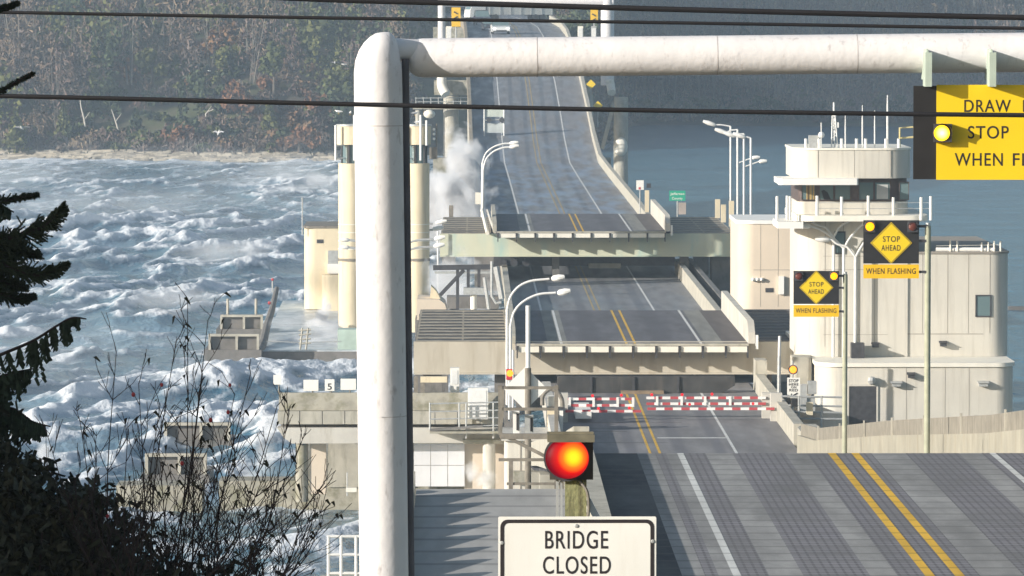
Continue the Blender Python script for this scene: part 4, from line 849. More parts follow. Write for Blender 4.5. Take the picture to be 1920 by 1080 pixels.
MB().tube([at(955, 790, 254), at(955, 712, 254)], .06, 7).build('post', GALVW, t); MB().box(X(949, 254), X(961, 254), 253.9, 254.2, Z(712, 254), Z(692, 254)).build('housing', REDP, t); MB().ball(at(956, 700, 253.85), px(6.5, 254), 12, (1, .6, 1)).build('lens', ORANGEL, t)
t = thing('side_railing', 'galvanised pipe railing with a dark doorway beside the garage door of the control building', 'railing', at(1530, 790, 252))
mb = MB()
for y in (743, 760, 772, 784): mb.tube([at(1478 if y > 745 else 1465, y, 252), at(1583, y + 2, 252)], .05, 6)
for q in (1498, 1540, 1582): mb.tube([at(q, 742, 252), at(q, 806, 252)], .055, 6)
mb.build('rails', GALV, t)
p_a, p_b = at(1512, 754, 251.8), at(1524, 778, 251.8); MB().box(p_a.x, p_b.x, 251.7, 251.93, p_b.z, p_a.z).build('switch_box', CREAMY, t)
mb = MB(); mb.ball(at(1490, 757, 251.5), .15, 8); mb.box(X(1484, 251.5), X(1496, 251.5), 251.3, 251.7, Z(764, 251), Z(750, 251)); tag(mb.build('bell_box', DARKB), 'small black bell box below the stop notice at the right end of the gates', 'box')
t = thing('machinery_cabinets', 'pale grey machinery cabinets in shade between the gates and the control building', 'cabinet', at(1512, 760, 254))
for q0, q1, y0, y1 in ((1502, 1514, 722, 775), (1516, 1532, 716, 740), (1498, 1530, 748, 772)): MB().box(X(q0, 254.5), X(q1, 254.5), 254.5 + (q0 % 5) * .1, 255.2, Z(y1, 254.5), Z(y0, 254.5)).build('case', GALV, t)

# curved guard and gate housing left of the gates
t = thing('gate_housing', 'pale gate housing with a dark curved guard, left of the striped arms', 'gate housing', at(1060, 800, 250))
mb = MB(); mb.tube(curve([at(1017, 760, 250), at(1018, 742, 250), at(1030, 730, 250), at(1043, 733, 250), at(1053, 748, 250), at(1055, 766, 250)]), .10, 8); mb.build('curved_guard', BROWN, t)
MB().box(X(1028, 250), X(1050, 250), 250.2, 251, Z(768, 250), Z(744, 250)).build('cabinet', TRIM, t)
MB().box(X(1026, 250), X(1058, 250), 249.9, 250.19, Z(767, 250), Z(763, 250)).build('shelf', DARK, t)
mb = MB().prism([(X(1026, 250), 250), (X(1047, 250), 250), (X(1047, 250), 252), (X(1026, 250), 252)], 1.0, Z(768, 250)); mb.build('pedestal', CREAMY, t)
mb = MB().box(X(1049, 250), X(1056, 250), 250, 250.4, 1.0, Z(770, 250)); mb.build('side_post', ROOFW, t)
MB().box(X(1030, 250), X(1046, 250), 249.6, 249.99, Z(812, 250), Z(800, 250)).build('vent', DARK, t)
t = thing('left_abutment', 'tall beige concrete abutment column below the gate housing, behind the lattice platform', 'pier', at(990, 900, 246))
MB().prism(rrect(X(946, 246), X(1046, 246), 246, 249.5, (.2, .2, 0, 0)), -2, Z(826, 246)).build('column', CREAM, t); MB().box(X(940, 246), X(1050, 246), 245.8, 249.4, Z(826, 246) + .003, Z(812, 246)).build('cap', CONCP, t)
for q in (975, 1003, 1029): MB().box(X(q, 246), X(q, 246) + .05, 245.98, 246.01, -1, Z(832, 246)).build('wall_joint', JOINT, t)
mb = MB().box(X(962, 246), X(1040, 246), 245.3, 245.97, Z(905, 246), Z(882, 246)); mb.build('ledge', CONCG, t)

# diamond sign seen from behind, and the lattice maintenance platform
YS = 142.0; t = thing('diamond_sign_back', 'white diamond sign seen from behind on a pale pole, left of the gates', 'road sign', at(990, 880, YS))
c = at(985, 729, YS); r = px(41, YS); MB().prismy([(c.x - r, c.z), (c.x, c.z - r), (c.x + r, c.z), (c.x, c.z + r)], YS + .05, YS + .07).build('plate', ROOFW, t)
p0 = at(990, 960, YS); MB().tube([(p0.x, YS, 8), at(990, 690, YS)], .085, 10).build('lower_pole', BROWN, t); MB().tube([at(990, 689.5, YS), at(990, 573, YS)], .062, 10).build('upper_pole', GALVW, t)
YM = 127.0; t = thing('lattice_platform', 'rusty steel lattice platform frame standing before the white diamond sign back', 'platform', at(995, 980, YM))
for (q0, y0, q1, y1, w, nm) in ((938, 722, 938, 815, .10, 'post'), (1043, 722, 1043, 960, .09, 'post'), (958, 865, 958, 965, .10, 'post'), (1053, 880, 1053, 990, .10, 'post'),
        (933, 727, 1048, 727, .07, 'rail'), (938, 767, 1045, 767, .07, 'rail'), (938, 818, 1045, 818, .13, 'beam'), (935, 862, 1050, 862, .07, 'beam'), (950, 907, 1056, 907, .06, 'rail'), (950, 952, 1056, 950, .13, 'beam'), (942, 815, 1035, 862, .08, 'diagonal'), (962, 955, 985, 975, .08, 'diagonal')):
    MB().beam(at(q0, y0, YM), at(q1, y1, YM), w, w).build(nm, BROWN, t)
mb = MB()
for (q0, y0, q1, y1) in ((943, 727, 943, 767), (943, 767, 938, 818)): mb.beam(at(q0, y0, YM + 1.1), at(q1, y1, YM + 1.1), .06, .06)
for y in (727, 767, 818): mb.beam(at(946, y, YM + 1.1), at(1036, y, YM + 1.1), .05, .05); mb.beam(at(1042, y, YM), at(1036, y, YM + 1.1), .05, .05); mb.beam(at(939, y, YM), at(946, y, YM + 1.1), .05, .05)
for k in range(5): mb.beam(at(940 + k * 22, 816.5, YM + .05), at(940 + k * 22, 816, YM + 1.1), .08, .03)
mb.build('rear_frame', BROWN, t)
mb = MB()
for q in (960, 1047): p0 = at(q, 952, YM); mb.tube([(p0.x, YM, 2.0), p0], .10, 8)
p0 = at(1000, 952, YM); mb.box(p0.x - 1, p0.x + 1, YM - .4, YM + 1, -3, 3); mb.build('leg', BROWN, t)
for q0, q1, y0, y1, mt_, lab in ((962, 974, 770, 812, ROOFW, 'narrow white cabinet on the lattice platform'), (984, 1000, 778, 814, GALV, 'grey cabinet with a dark door on the lattice platform')):
    o = thing('platform_cabinet', lab, 'cabinet', at(q0, y1, YM + .6)); MB().box(X(q0, YM + .6), X(q1, YM + .6), YM + .5, YM + .8, Z(y1, YM + .6), Z(y0, YM + .6)).build('case', mt_, o)
    MB().box(X(q1, YM) - .07, X(q1, YM) - .01, YM + .47, YM + .497, Z(y1 - 6, YM + .6), Z(y0 + 5, YM + .6)).build('door', DARK, o)
t = thing('pipe_railing', 'white pipe railing low down between the gantry column and the surf', 'railing', at(640, 1085, 150)); mb = MB(); YQ = 150.0
for q in (616, 640, 668): mb.tube([at(q, 1090, YQ), at(q, 1005, YQ)], .05, 7)
for y in (1006, 1040, 1075): mb.tube([at(614, y, YQ), at(690, y, YQ)], .045, 7)
mb.build('rails', GALVW, t); p0 = at(612, 1088, YQ); p1 = at(700, 1088, YQ); MB().box(p0.x - .2, p1.x, YQ - .5, YQ + 1, p0.z - .3, p0.z + .05).build('landing', CONC, t)
MB().tube([(p1.x - .5, YQ + .2, -3), (p1.x - .5, YQ + .2, p0.z - .302)], .3, 10).build('pile', CONC, t)
t = thing('small_lamp_float', 'small white marker lamp on a thin mast in the shaded recess of the concrete platform', 'marker', at(655, 940, 249.0)); MB().tube([at(651, 930, 248.8), at(651, 886, 248.8)], .04, 6).build('mast', GALV, t); MB().box(X(648, 248.8), X(668, 248.8), 248.7, 249, Z(922, 248.8), Z(914, 248.8)).build('lamp', TRIM, t)

# stop ahead signs
def stop_ahead(label, x0, x1, y0, ym, y1, Y, lit, xp, ytop, ybase, bz, dm):
    t = thing('stop_ahead_sign', label, 'road sign', (X(xp, Y), Y, bz), 'flashing stop ahead signs')
    a_, b_ = at(x0, y0, Y), at(x1, ym, Y); MB().box(a_.x, b_.x, Y, Y + .03, b_.z, a_.z).build('backboard', DARKB, t)
    cx, cy = (x0 + x1) / 2, (y0 + ym) / 2 + dm[1]; c = at(cx, cy, Y); r = px(dm[0], Y)
    dd = MB().prismy([(c.x - r, c.z), (c.x, c.z - r), (c.x + r, c.z), (c.x, c.z + r)], Y - .02, Y - .003).build('diamond', YSIGN, t)
    mb = MB(); r1, r2 = r * .93, r * .965
    for k in range(4):
        u0 = [(-1, 0), (0, -1), (1, 0), (0, 1)][k]; u1 = [(-1, 0), (0, -1), (1, 0), (0, 1)][(k + 1) % 4]
        mb.add([(c.x + q[0] * rr_, Y - .0225, c.z + q[1] * rr_) for q, rr_ in ((u0, r1), (u1, r1), (u1, r2), (u0, r2))], [(0, 1, 2, 3)])
    mb.build('border', BLACK, dd)
    k = dm[0] / 40
    text('STOP', cx - 16 * k, cx + 17 * k, cy - 13 * k, cy - 2 * k, Y - .025, BLACK, dd, bold=.01); text('AHEAD', cx - 19 * k, cx + 18 * k, cy + 4 * k, cy + 15 * k, Y - .025, BLACK, dd, bold=.01)
    a_, b_ = at(x0, ym + 2, Y), at(x1, y1, Y); pp = MB().box(a_.x, b_.x, Y, Y + .02, b_.z, a_.z).build('plaque', OSIGN, t)
    text('WHEN FLASHING', x0 + 5 * k, x1 - 6 * k, ym + 2 + (y1 - ym) * .25, y1 - (y1 - ym) * .3, Y - .003, BLACK, pp, bold=.012)
    for q, on in ((x0 + 12 * k, lit == 0), (x1 - 12 * k, lit == 1)):
        c2 = at(q, y0 + 12 * k, Y); hs_ = MB().box(c2.x - px(10 * k, Y), c2.x + px(10 * k, Y), Y - .09, Y - .003, c2.z - px(11 * k, Y), c2.z + px(10 * k, Y)).build('lamp_housing', DARK, t)
        MB().ball((c2.x, Y - .09, c2.z), px(8.5 * k, Y), 14, (1, .45, 1)).build('lens', AMBER if on else DIMR, hs_)
        mb = MB(); mb.tube([(c2.x + px(11 * k, Y) * math.cos(R(w_)), Y - .16, c2.z + px(11 * k, Y) * math.sin(R(w_))) for w_ in range(20, 165, 20)], .018, 5); mb.build('visor', DARK, hs_)
    MB().tube([(X(xp, Y), Y + .12, bz), (X(xp, Y), Y + .12, Z(ytop, Y))], px(6 * k, Y), 12).build('post', GRNPOLE, t)
    mb = MB().tube([(X(xp, Y), Y + .12, Z(ytop, Y)), (X(xp, Y), Y + .12, Z(ytop - 6 * k, Y))], px(4.5 * k, Y), 10); mb.build('post_cap', GALV, t)
    mb = MB()
    for y in (y0 + 12 * k, y0 + 40 * k, y1 - 12 * k): mb.box(X(x1 - 10, Y), X(xp, Y), Y + .04, Y + .1, Z(y + 2.5 * k, Y), Z(y - 2.5 * k, Y))
    mb.build('bracket', DARK, t)
stop_ahead('smaller looking yellow stop ahead sign with its right lamp lit, before the control building', 1488, 1573, 508, 570, 594, 195, 1, 1585, 515, 830, 7.3, (32, 0))
stop_ahead('larger looking yellow stop ahead sign with its left lamp lit, higher and nearer', 1619, 1723, 413, 494, 522, 161, 0, 1740, 424, 812, 10.3, (39, 2))
# far signs
def small_sign(name, label, cat, q, yc, w, h, Y, m, ybase, diamond=False, group=None):
    t = thing(name, label, cat, at(q, ybase, Y), group); a_, b_ = at(q - w / 2, yc - h / 2, Y), at(q + w / 2, yc + h / 2, Y); c = at(q, yc, Y)
    if diamond: r = px(w / 2, Y); pl_ = MB().prismy([(c.x - r, c.z), (c.x, c.z - r), (c.x + r, c.z), (c.x, c.z + r)], Y - .03, Y).build('plate', m, t)
    else: pl_ = MB().box(a_.x, b_.x, Y - .03, Y, b_.z, a_.z).build('plate', m, t)
    MB().tube([at(q, ybase, Y + .06), at(q, yc - h * .3, Y + .06)], .055, 6).build('post', GALV, t); return t, pl_
t, _ = small_sign('warning_sign', 'yellow diamond warning sign right of the far roadway, the upper of two', 'road sign', 1108, 158, 18, 18, 668, YSIGN, 190, True, 'yellow diamonds by the far roadway')
t, _ = small_sign('warning_sign', 'yellow diamond warning sign right of the far roadway, the lower one at the power line', 'road sign', 1121, 198, 18, 18, 652, YSIGN, 240, True, 'yellow diamonds by the far roadway')
t, pq = small_sign('notice_sign', 'small white notice on a thin dark post right of the far roadway', 'road sign', 1200, 347, 14, 18, 455, WSIGN, 430)
MB().box(X(1197, 455), X(1201, 455), 454.95, 454.968, Z(355, 455), Z(351, 455)).build('red_mark', REDP, pq)
t, pq = small_sign('county_sign', 'green boundary sign with two pale lines of lettering right of the farther lift span', 'road sign', 1270, 367, 30, 19, 424, GSIGN, 425)
text('Jefferson', 1257, 1283, 361, 367, 423.965, WSIGN, pq); text('County', 1260, 1280, 369.5, 375.5, 423.965, WSIGN, pq)
tag(MB().box(X(1272, 423), X(1286, 423), 423, 423.2, Z(402, 423), Z(380, 423)).build('marker_board', mat('brown_board', (.42, .36, .32), .8)), 'plain brownish board below the green boundary sign', 'board')
t = thing('cabinet_row', 'three pale cabinets stepping down at the right end of the farther slatted walkway', 'cabinet', at(1350, 415, 410))
for q, y0, y1, yy in ((1341, 374, 396, 417), (1352, 384, 405, 409), (1367, 377, 415, 401)): MB().box(X(q, yy), X(q + 9, yy), yy, yy + .5, 7.36, Z(y0, yy)).build('case', CREAMY, t)
t = thing('left_portal_post', 'pale post with a dark lamp at the far corner of the farther lift span', 'post', at(1213, 400, 424)); MB().box(X(1209, 424), X(1217, 424), 424, 424.3, 7.56, Z(357, 424)).build('post', CREAMY, t); MB().box(X(1212, 424), X(1220, 424), 423.8, 424.2, Z(352, 424), Z(344, 424)).build('lamp', DARK, t)
for q0, q1, Yq in ((891, 902, 392), ):
    t = thing('edge_pipes', 'pale pipes leaning against the left edge of the farther lift span', 'pipe', at(897, 430, 391)); MB().tube([at(904, 394, 400), at(914, 437, 389)], .14, 8).build('pipe', TRIM, t); MB().tube([at(914, 395, 400), at(928, 435, 389)], .12, 8).build('pipe', CONCP, t)
tag(MB().beam((X(846, 421), 421, 7.0), (X(846, 421), 421, Z(385, 421)), .35, .35).build('mooring_post', BROWN), 'short brown post in front of the spray plume', 'post')
tag(MB().beam(at(1890, 578, 420), at(1990, 580, 420), .5, .35).build('log_boom', CONCD), 'dark floating boom on the calm water at the right edge', 'boom')

# ------------------------------------------------------------------ far gantry, vehicles
YG = 706.0; t = thing('far_gantry', 'white sign gantry over the far end of the roadway', 'gantry', at(985, 180, YG))
for q, w in ((828, 14), (1139, 25)):
    MB().tube([at(q, 160, YG), at(q, -8, YG)], px(w / 2, YG), 16).build('post', WHITEPOLE, t)
MB().tube([at(822, 3, YG), at(1150, 3, YG)], px(10, YG), 14).build('cross_beam', WHITEPOLE, t)
MB().tube(curve([at(828, 146, 688), at(829, 162, 687.6), at(836, 177, 687)]), [px(9, YG)] * 17, 12).build('pipe_bend', TRIM, t)
MB().tube(curve([at(1143, 150, YG - 2), at(1145, 160, YG - 2), at(1147, 174, YG - 3)]), [px(8, YG)] * 17, 12).build('pipe_bend', TRIM, t)
for q, ya, yb, w, lab in ((855, 14, 50, 17, 'amber flashing sign on the left side of the far gantry'), (1114, 18, 42, 14, 'amber flashing sign on the right side of the far gantry')):
    o = thing('amber_sign', lab, 'road sign', at(q, 75, YG - 4), 'amber signs at the far gantry'); a_, b_ = at(q - w / 2, ya, YG - 4), at(q + w / 2, yb, YG - 4)
    pb = MB().box(a_.x, b_.x, YG - 4.05, YG - 4, b_.z, a_.z).build('plate', OSIGN, o); MB().tube([at(q, 90, YG - 3.9), at(q, ya + 5, YG - 3.9)], .1, 6).build('post', GALV, o)
    mb = MB(); mb.beam(at(q - 4, ya + 8, YG - 4.06), at(q + 3, ya + 12, YG - 4.06), .12, .16); mb.beam(at(q + 3, ya + 17, YG - 4.06), at(q - 4, ya + 21, YG - 4.06), .12, .16); mb.build('legend', BLACK, pb)
for i, (q, lab) in enumerate(((842, 'narrow white marker post left of the amber sign at the far gantry'), (1088, 'pale grey cabinet right of the far road, the left one of the pair'), (1113, 'greenish cabinet at the foot of the right far gantry post'))):
    o = thing('roadside_cabinet', lab, 'cabinet', at(q, 74, YG - 6)); MB().box(X(q - 5, YG - 6), X(q + 5, YG - 6), YG - 6, YG - 5.4, Z(84, YG - 6), Z(49, YG - 6)).build('case', TRIM if i < 2 else GALV, o); MB().box(X(q - 4, YG - 6), X(q + 4, YG - 6), YG - 6.03, YG - 6.003, Z(80, YG - 6), Z(53, YG - 6)).build('door', GALVW, o)
def car(name, label, cat, loc, rz, body, L=4.5, Wd=1.8, H=1.5, van=False, lights=True, sc=1):
    t = thing(name, label, cat)
    m = mat(name + '_paint', body, .3, .05, 2, spec=.6); hw = Wd / 2; hz = H * .52
    side = [(-L / 2, .28), (L / 2, .28), (L / 2, hz * .95), (L / 2 - .1, hz + .05), (-L / 2 + L * .27, hz + .08), (-L / 2 + .12, hz * .86), (-L / 2, hz * .6)]
    MB().prismx(side, -hw, hw).build('body', m, t)
    cab = [(-L / 2 + L * .27, hz + .083), (L / 2 - .15, hz + .083), (L / 2 - .45, H), (-L / 2 + L * .45, H)]
    mb = MB(); n = len(cab)
    mb.add([(-hw + .06, y, z) if z < H else (-hw + .22, y, z) for y, z in cab] + [(hw - .06, y, z) if z < H else (hw - .22, y, z) for y, z in cab], [tuple(range(n)), tuple(range(2 * n - 1, n - 1, -1))] + [(i, n + i, n + (i + 1) % n, (i + 1) % n) for i in range(n)])
    mb.build('windows', GLASS, t)
    MB().box(-hw + .2, hw - .2, -L / 2 + L * .43, L / 2 - .4, H + .003, H + .06).build('roof', m, t)
    for sx in (-1, 1):
        for y in (-L / 2 + .85, L / 2 - .85):
            w_ = MB().tube([(sx * (hw - .2), y, .33), (sx * (hw + .01), y, .33)], .33, 16).build('wheel', RUBBER, t); MB().tube([(sx * (hw - .1), y, .33), (sx * (hw + .02), y, .33)], .19, 12).build('rim', GALV, w_)
        MB().ball((sx * (hw - .3), -L / 2 + .03, hz * .72), .16, 10, (1.2, .5, .7)).build('headlight', HEADL if lights else GLASS, t)
    MB().box(-hw + .5, hw - .5, -L / 2 - .02, -L / 2 + .05, .4, .55).build('grille', DARK, t)
    MB().box(-hw + .05, hw - .05, -L / 2 - .08, -L / 2 - .022, .28, .42).build('bumper', DARK, t)
    for sx in (-1, 1): MB().box(sx * (hw + .1) - .1, sx * (hw + .1) + .1, -L / 2 + L * .33, -L / 2 + L * .36, hz + .05, hz + .22).build('mirror', m, t)
    t.location = loc; t.rotation_euler.z = rz; return t
HEADL = glow('headlight', (1, .95, .85), 3)
def roadz(y): return float(np.interp(y, [q[0] for q in FP], [q[1] for q in FP])) + .01
def car_at(q, Y): return (X(q, Y), Y, roadz(Y))
c1 = car('pale_car', 'pale car with an amber corner light facing down the far road', 'car', car_at(938, 768), R(3), (.70, .72, .72), 5.2, 2.5, 2.1)
MB().ball((1.25, -2.5, .85), .2, 8).build('indicator', ORANGEL, c1)
car('dark_van', 'dark vehicle with a bright headlight ahead of the white truck on the far road', 'car', car_at(904, 822), R(6), (.035, .025, .05), 5, 2.3, 2.2)
car('small_dark_car', 'small dark car behind the pale car on the far road', 'car', car_at(918, 785), R(4), (.05, .05, .06), 4.4, 2.1, 1.7, lights=False)
tk_ = thing('white_truck', 'white truck with a long ribbed box trailer crossing at the top of the far road', 'truck')
mb = MB().prismx([(-1.6, .5), (1.2, .5), (1.2, 2.9), (-.9, 2.9), (-1.5, 1.7)], -1.2, 1.2); mb.build('cab', ROOFW, tk_)
MB().prismx([(-1.53, 1.72), (-1.50, 1.70), (-.93, 2.82), (-.97, 2.84)], -1.05, 1.05).build('windscreen', GLASS, tk_)
MB().box(-1.15, 1.15, 1.5, 13, .9, 2.75).build('box_body', mat('white_trailer', (.62, .62, .58), .5, .05), tk_)
for q in np.linspace(1.9, 12.8, 7): MB().box(1.153, 1.20, q, q + .2, .92, 2.73).build('rib', GALV, tk_); MB().box(-1.20, -1.153, q, q + .2, .92, 2.73).build('rib', GALV, tk_)
for y in (-.9, 3, 10, 11.3):
    for sx in (-1, 1): MB().tube([(sx * .85, y, .5), (sx * 1.18, y, .5)], .5, 16).build('wheel', RUBBER, tk_)
for sx in (-1, 1): MB().ball((sx * .85, -1.6, .85), .16, 8).build('headlight', HEADL, tk_)
tk_.location = (X(893, 860), 866, roadz(862) + .02); tk_.rotation_euler.z = R(-68)

# ------------------------------------------------------------------ foreground: gantry, signs, wires
YF = 58.0
SEAM = mat('weld_seam', (.50, .46, .44), .7, .2, 8)
g = thing('sign_gantry', 'big white tubular gantry with a long horizontal arm over the road', 'gantry', at(719, 1250, YF))
cx_ = lambda y: 709.5 + (y - 200) * .012
pb_ = at(cx_(1330), 1330, YF)
prof = [(1330, 46, 0), (700, 46, 0), (200, 45.5, 0), (135, 45, 0), (118, 43.5, 1), (104, 40, 3.5), (92, 35.5, 7.5), (80, 29, 12.5), (71, 22, 16.5), (65, 14, 19), (61, 6, 20), (60, 1, 20)]
MB().tube([at(cx_(y) + dx, y, YF) for y, r_, dx in prof], [px(r_, YF) for y, r_, dx in prof], 40).build('column', WHITEPOLE, g, 50)
MB().tube([at(cx_(1330) + 50, 1330, YF + .12), at(cx_(110) + 51.5, 110, YF + .12)], px(7, YF), 10).build('conduit', mat('slate_conduit', (.13, .12, .13), .8, .2, 3), g)
a0, a1 = Vector(at(757, 109, YF + .30)), Vector(at(2600, 92, YF + .30)); d_ = (a1 - a0).normalized(); rb = px(37, YF)
pts = [a0 + d_ * rb * (1 - math.cos(R(k))) for k in (4, 20, 35, 50, 65, 80, 90)] + [a0.lerp(a1, .3), a0.lerp(a1, .6), a1]
MB().tube(pts, [rb * math.sin(R(k)) for k in (4, 20, 35, 50, 65, 80, 90)] + [rb * 1.005, rb * 1.01, rb * 1.02], 36).build('arm', WHITEPOLE, g, 50)
MB().tube([at(722, 92, YF + .12), at(790, 95, YF + .28)], px(21, YF), 20).build('arm_stub', WHITEPOLE, g)
for y in (236, 780): MB().tube([at(cx_(y), y, YF), at(cx_(y), y - 1.6, YF)], px(46.0, YF), 40, False).build('weld_seam', SEAM, g)
for t_ in (.135, .318, .46): q_ = a0.lerp(a1, t_); MB().tube([q_, q_ + d_ * .008], rb * 1.014, 36, False).build('weld_seam', SEAM, g)
mb = MB(); mb.box(pb_.x - .5, pb_.x + .5, YF - .5, YF + .5, pb_.z - 1.5, pb_.z + .05); mb.build('footing', CONC, g)
YK = YF - .25
ds = thing('drawbridge_sign', 'big yellow flashing sign about the drawbridge hanging from the gantry arm', 'road sign', at(1920, 250, YK))
a_, b_ = at(1713, 161, YK), at(2133, 336, YK); MB().box(a_.x, b_.x, YK, YK + .03, b_.z, a_.z).build('backboard', DARKB, ds)
a_, b_ = at(1756, 159, YK), at(2090, 337, YK); yp_ = MB().box(a_.x, b_.x, YK - .02, YK - .003, b_.z, a_.z).build('face', YSIGN, ds)
for s_, q0, q1, y0, y1 in (('DRAW', 1808, 1895, 187, 210), ('BRIDGE', 1918, 2046, 187, 210), ('STOP', 1815, 1891, 236, 260), ('WHEN', 1790, 1880, 287, 311), ('FLASHING', 1899, 2060, 287, 311)): text(s_, q0, q1, y0, y1, YK - .0225, BLACK, yp_, bold=.006)
c = at(1766, 249, YK); hb = MB().box(c.x - px(16, YK), c.x + px(17, YK), YK - .12, YK - .023, c.z - px(17, YK), c.z + px(17, YK)).build('lamp_housing', DARK, ds)
AMB2 = glow('big_amber_lens', (1, .7, .05), 1.9, [(0, (1, 1, .75)), (.35, (1, .93, .25)), (.7, (1, .70, .03)), (1, (.75, .35, .0))], tuple(Vector((c.x - px(2, YK), YK - .14, c.z)) - at(1920, 250, YK)), px(17, YK))
MB().ball((c.x - px(2, YK), YK - .12, c.z), px(15, YK), 20, (1, .5, 1)).build('lens', AMB2, hb)
vs = MB(); n = 12; vr = px(18, YK)
for k in range(n): 
    a1_, a2_ = R(-20 + 220 * k / n), R(-20 + 220 * (k + 1) / n); L1 = .10 + .12 * math.sin(max(0, min(math.pi, a1_))); L2 = .10 + .12 * math.sin(max(0, min(math.pi, a2_)))
    cc_ = (c.x - px(1, YK), c.z); vs.add([(cc_[0] + vr * math.cos(a1_), YK - .12, cc_[1] + vr * math.sin(a1_)), (cc_[0] + vr * math.cos(a2_), YK - .12, cc_[1] + vr * math.sin(a2_)), (cc_[0] + vr * math.cos(a2_), YK - .12 - L2 * .5, cc_[1] + vr * math.sin(a2_)), (cc_[0] + vr * math.cos(a1_), YK - .12 - L1 * .5, cc_[1] + vr * math.sin(a1_))], [(0, 1, 2, 3)])
vs.build('visor', DARK, hb)
GRN = mat('pale_green_bracket', (.40, .47, .40), .6, .12, 4)
for q in (1738, 1858, 1978, 2098):
    mb = MB(); a_, b_ = at(q - 6, 98, YK - .02), at(q + 6, 162, YK - .02); mb.box(a_.x, b_.x, YK - .24, YK - .022 + .10, Z(200 if False else 162, YK), a_.z)
    mb.box(at(q, 0, YK).x - .01, at(q, 0, YK).x + .01, YK - .10, YF + .3, Z(150, YK), Z(92, YK)); mb.build('hanger', GRN, ds)

YB2 = 40.0
bs = thing('bridge_closed_sign', 'white bridge closed sign under a lit red lamp on an old green timber post', 'road sign', at(1081, 1200, YB2))
pz = at(1080, 1200, YB2); w_ = px(20, YB2)
MB().box(pz.x - w_, pz.x + w_, YB2 + .05, YB2 + .2, 15.5, Z(895, YB2)).build('post', WOOD, bs)
def srect(x0, x1, y0, y1, r): return [(q[0], q[1]) for q in rrect(X(x0, YB2), X(x1, YB2), Z(y1, YB2), Z(y0, YB2), (px(r, YB2),) * 4, 5)]
face = MB().prismy(srect(934, 1231, 968.5, 1192, 3), YB2 - .006, YB2).build('face', WSIGN, bs)
o_, i_ = srect(938, 1227, 974, 1186, 14), srect(945, 1220, 980.5, 1179.5, 9); mb = MB(); n = len(o_)
mb.add([(x, YB2 - .0085, z) for x, z in o_] + [(x, YB2 - .0085, z) for x, z in i_], [(k, (k + 1) % n, n + (k + 1) % n, n + k) for k in range(n)]); mb.build('border', BLACK, face)
text('BRIDGE', 1022, 1140, 995, 1029, YB2 - .0085, BLACK, face, bold=.006); text('CLOSED', 1018, 1145, 1043, 1076, YB2 - .0085, BLACK, face, bold=.006)
mb = MB()
for q, y in ((1081, 986), (941, 1018), (1224, 1015)): mb.ball(at(q, y, YB2 - .008), px(4, YB2), 8, (1, .5, 1))
mb.build('bolt', GALV, face)
lh = MB(); p_a, p_b = at(1031, 815, YB2), at(1112, 899, YB2); lh.box(p_a.x, p_b.x, YB2 - .02, YB2 + .14, p_b.z, p_a.z); hb2 = lh.build('lamp_housing', mat('dark_olive_housing', (.05, .045, .035), .6, .3, 6), bs)
mb = MB(); q0, q1 = at(1026, 812, YB2), at(1114, 826, YB2); mb.box(q0.x, q1.x, YB2 - .16, YB2 + .14, q1.z, q0.z); mb.box(q0.x + .01, q1.x - .01, YB2 - .12, YB2 - .10, q0.z, q0.z + .02); mb.build('rain_hood', mat('olive_hood', (.16, .145, .10), .7, .25, 8), hb2)
c = at(1063, 858, YB2); lc = Vector((c.x, YB2 - .06, c.z)); offb = at(1081, 1200, YB2)
REDBIG = glow('big_red_lens', (.5, .01, .0), 1.2, [(0, (1, .74, .03)), (.20, (1, .52, .01)), (.36, (1, .15, .01)), (.54, (.50, .006, .006)), (.80, (.11, .0, .008)), (1, (.03, .0, .004))], tuple(lc + Vector((px(11, YB2), -.04, px(3, YB2))) - offb), px(56, YB2))
MB().ball(lc, px(41, YB2), 30, (1, .42, .95)).build('lens', REDBIG, hb2)
MB().tube([lc + Vector((0, .02, 0)), lc + Vector((0, .05, 0))], px(44, YB2), 28).build('lens_ring', DARK, hb2)
mb = MB(); mb.beam(at(1102, 938, YB2 + .18), at(1150, 1030, YB2 + .18), .07, .05); mb.build('brace', WHITEPOLE, bs)
mb = MB(); mb.tube(curve([at(1085, 900, YB2 + .02), at(1100, 920, YB2 + .0), at(1104, 950, YB2 + .02), at(1100, 985, YB2 + .03)]), .012, 6); mb.build('conduit', BROWN, bs)
mb = MB(); mb.box(X(1043, YB2), X(1048, YB2), YB2 + .05, YB2 + .1, Z(980, YB2), Z(898, YB2)); mb.box(X(1051, YB2), X(1055, YB2), YB2 + .05, YB2 + .1, Z(980, YB2), Z(898, YB2)); mb.build('strap', GALV, bs)

YW2 = 47.0
for pts, r, lab in (([(-700, -70), (0, -32), (560, -3), (900, 7), (1280, 18), (1920, 33), (2600, 44)], 5.2, 'thickest black power line, topmost of three, entering at the top edge'), ([(-700, 10), (0, 23), (640, 34), (1280, 43), (1920, 53), (2600, 60)], 3.2, 'thin black power line, middle one of three, above the gantry arm'), ([(-700, 168), (0, 180), (640, 195), (1280, 208), (1920, 216), (2600, 221)], 4.3, 'black power line, lowest of three, passing below the gantry arm')):
    tag(MB().tube(curve([at(q, y, YW2) for q, y in pts], 10), px(r, YW2) , 8).build('power_line', CABLE), lab, 'power line', 'power lines across the view')

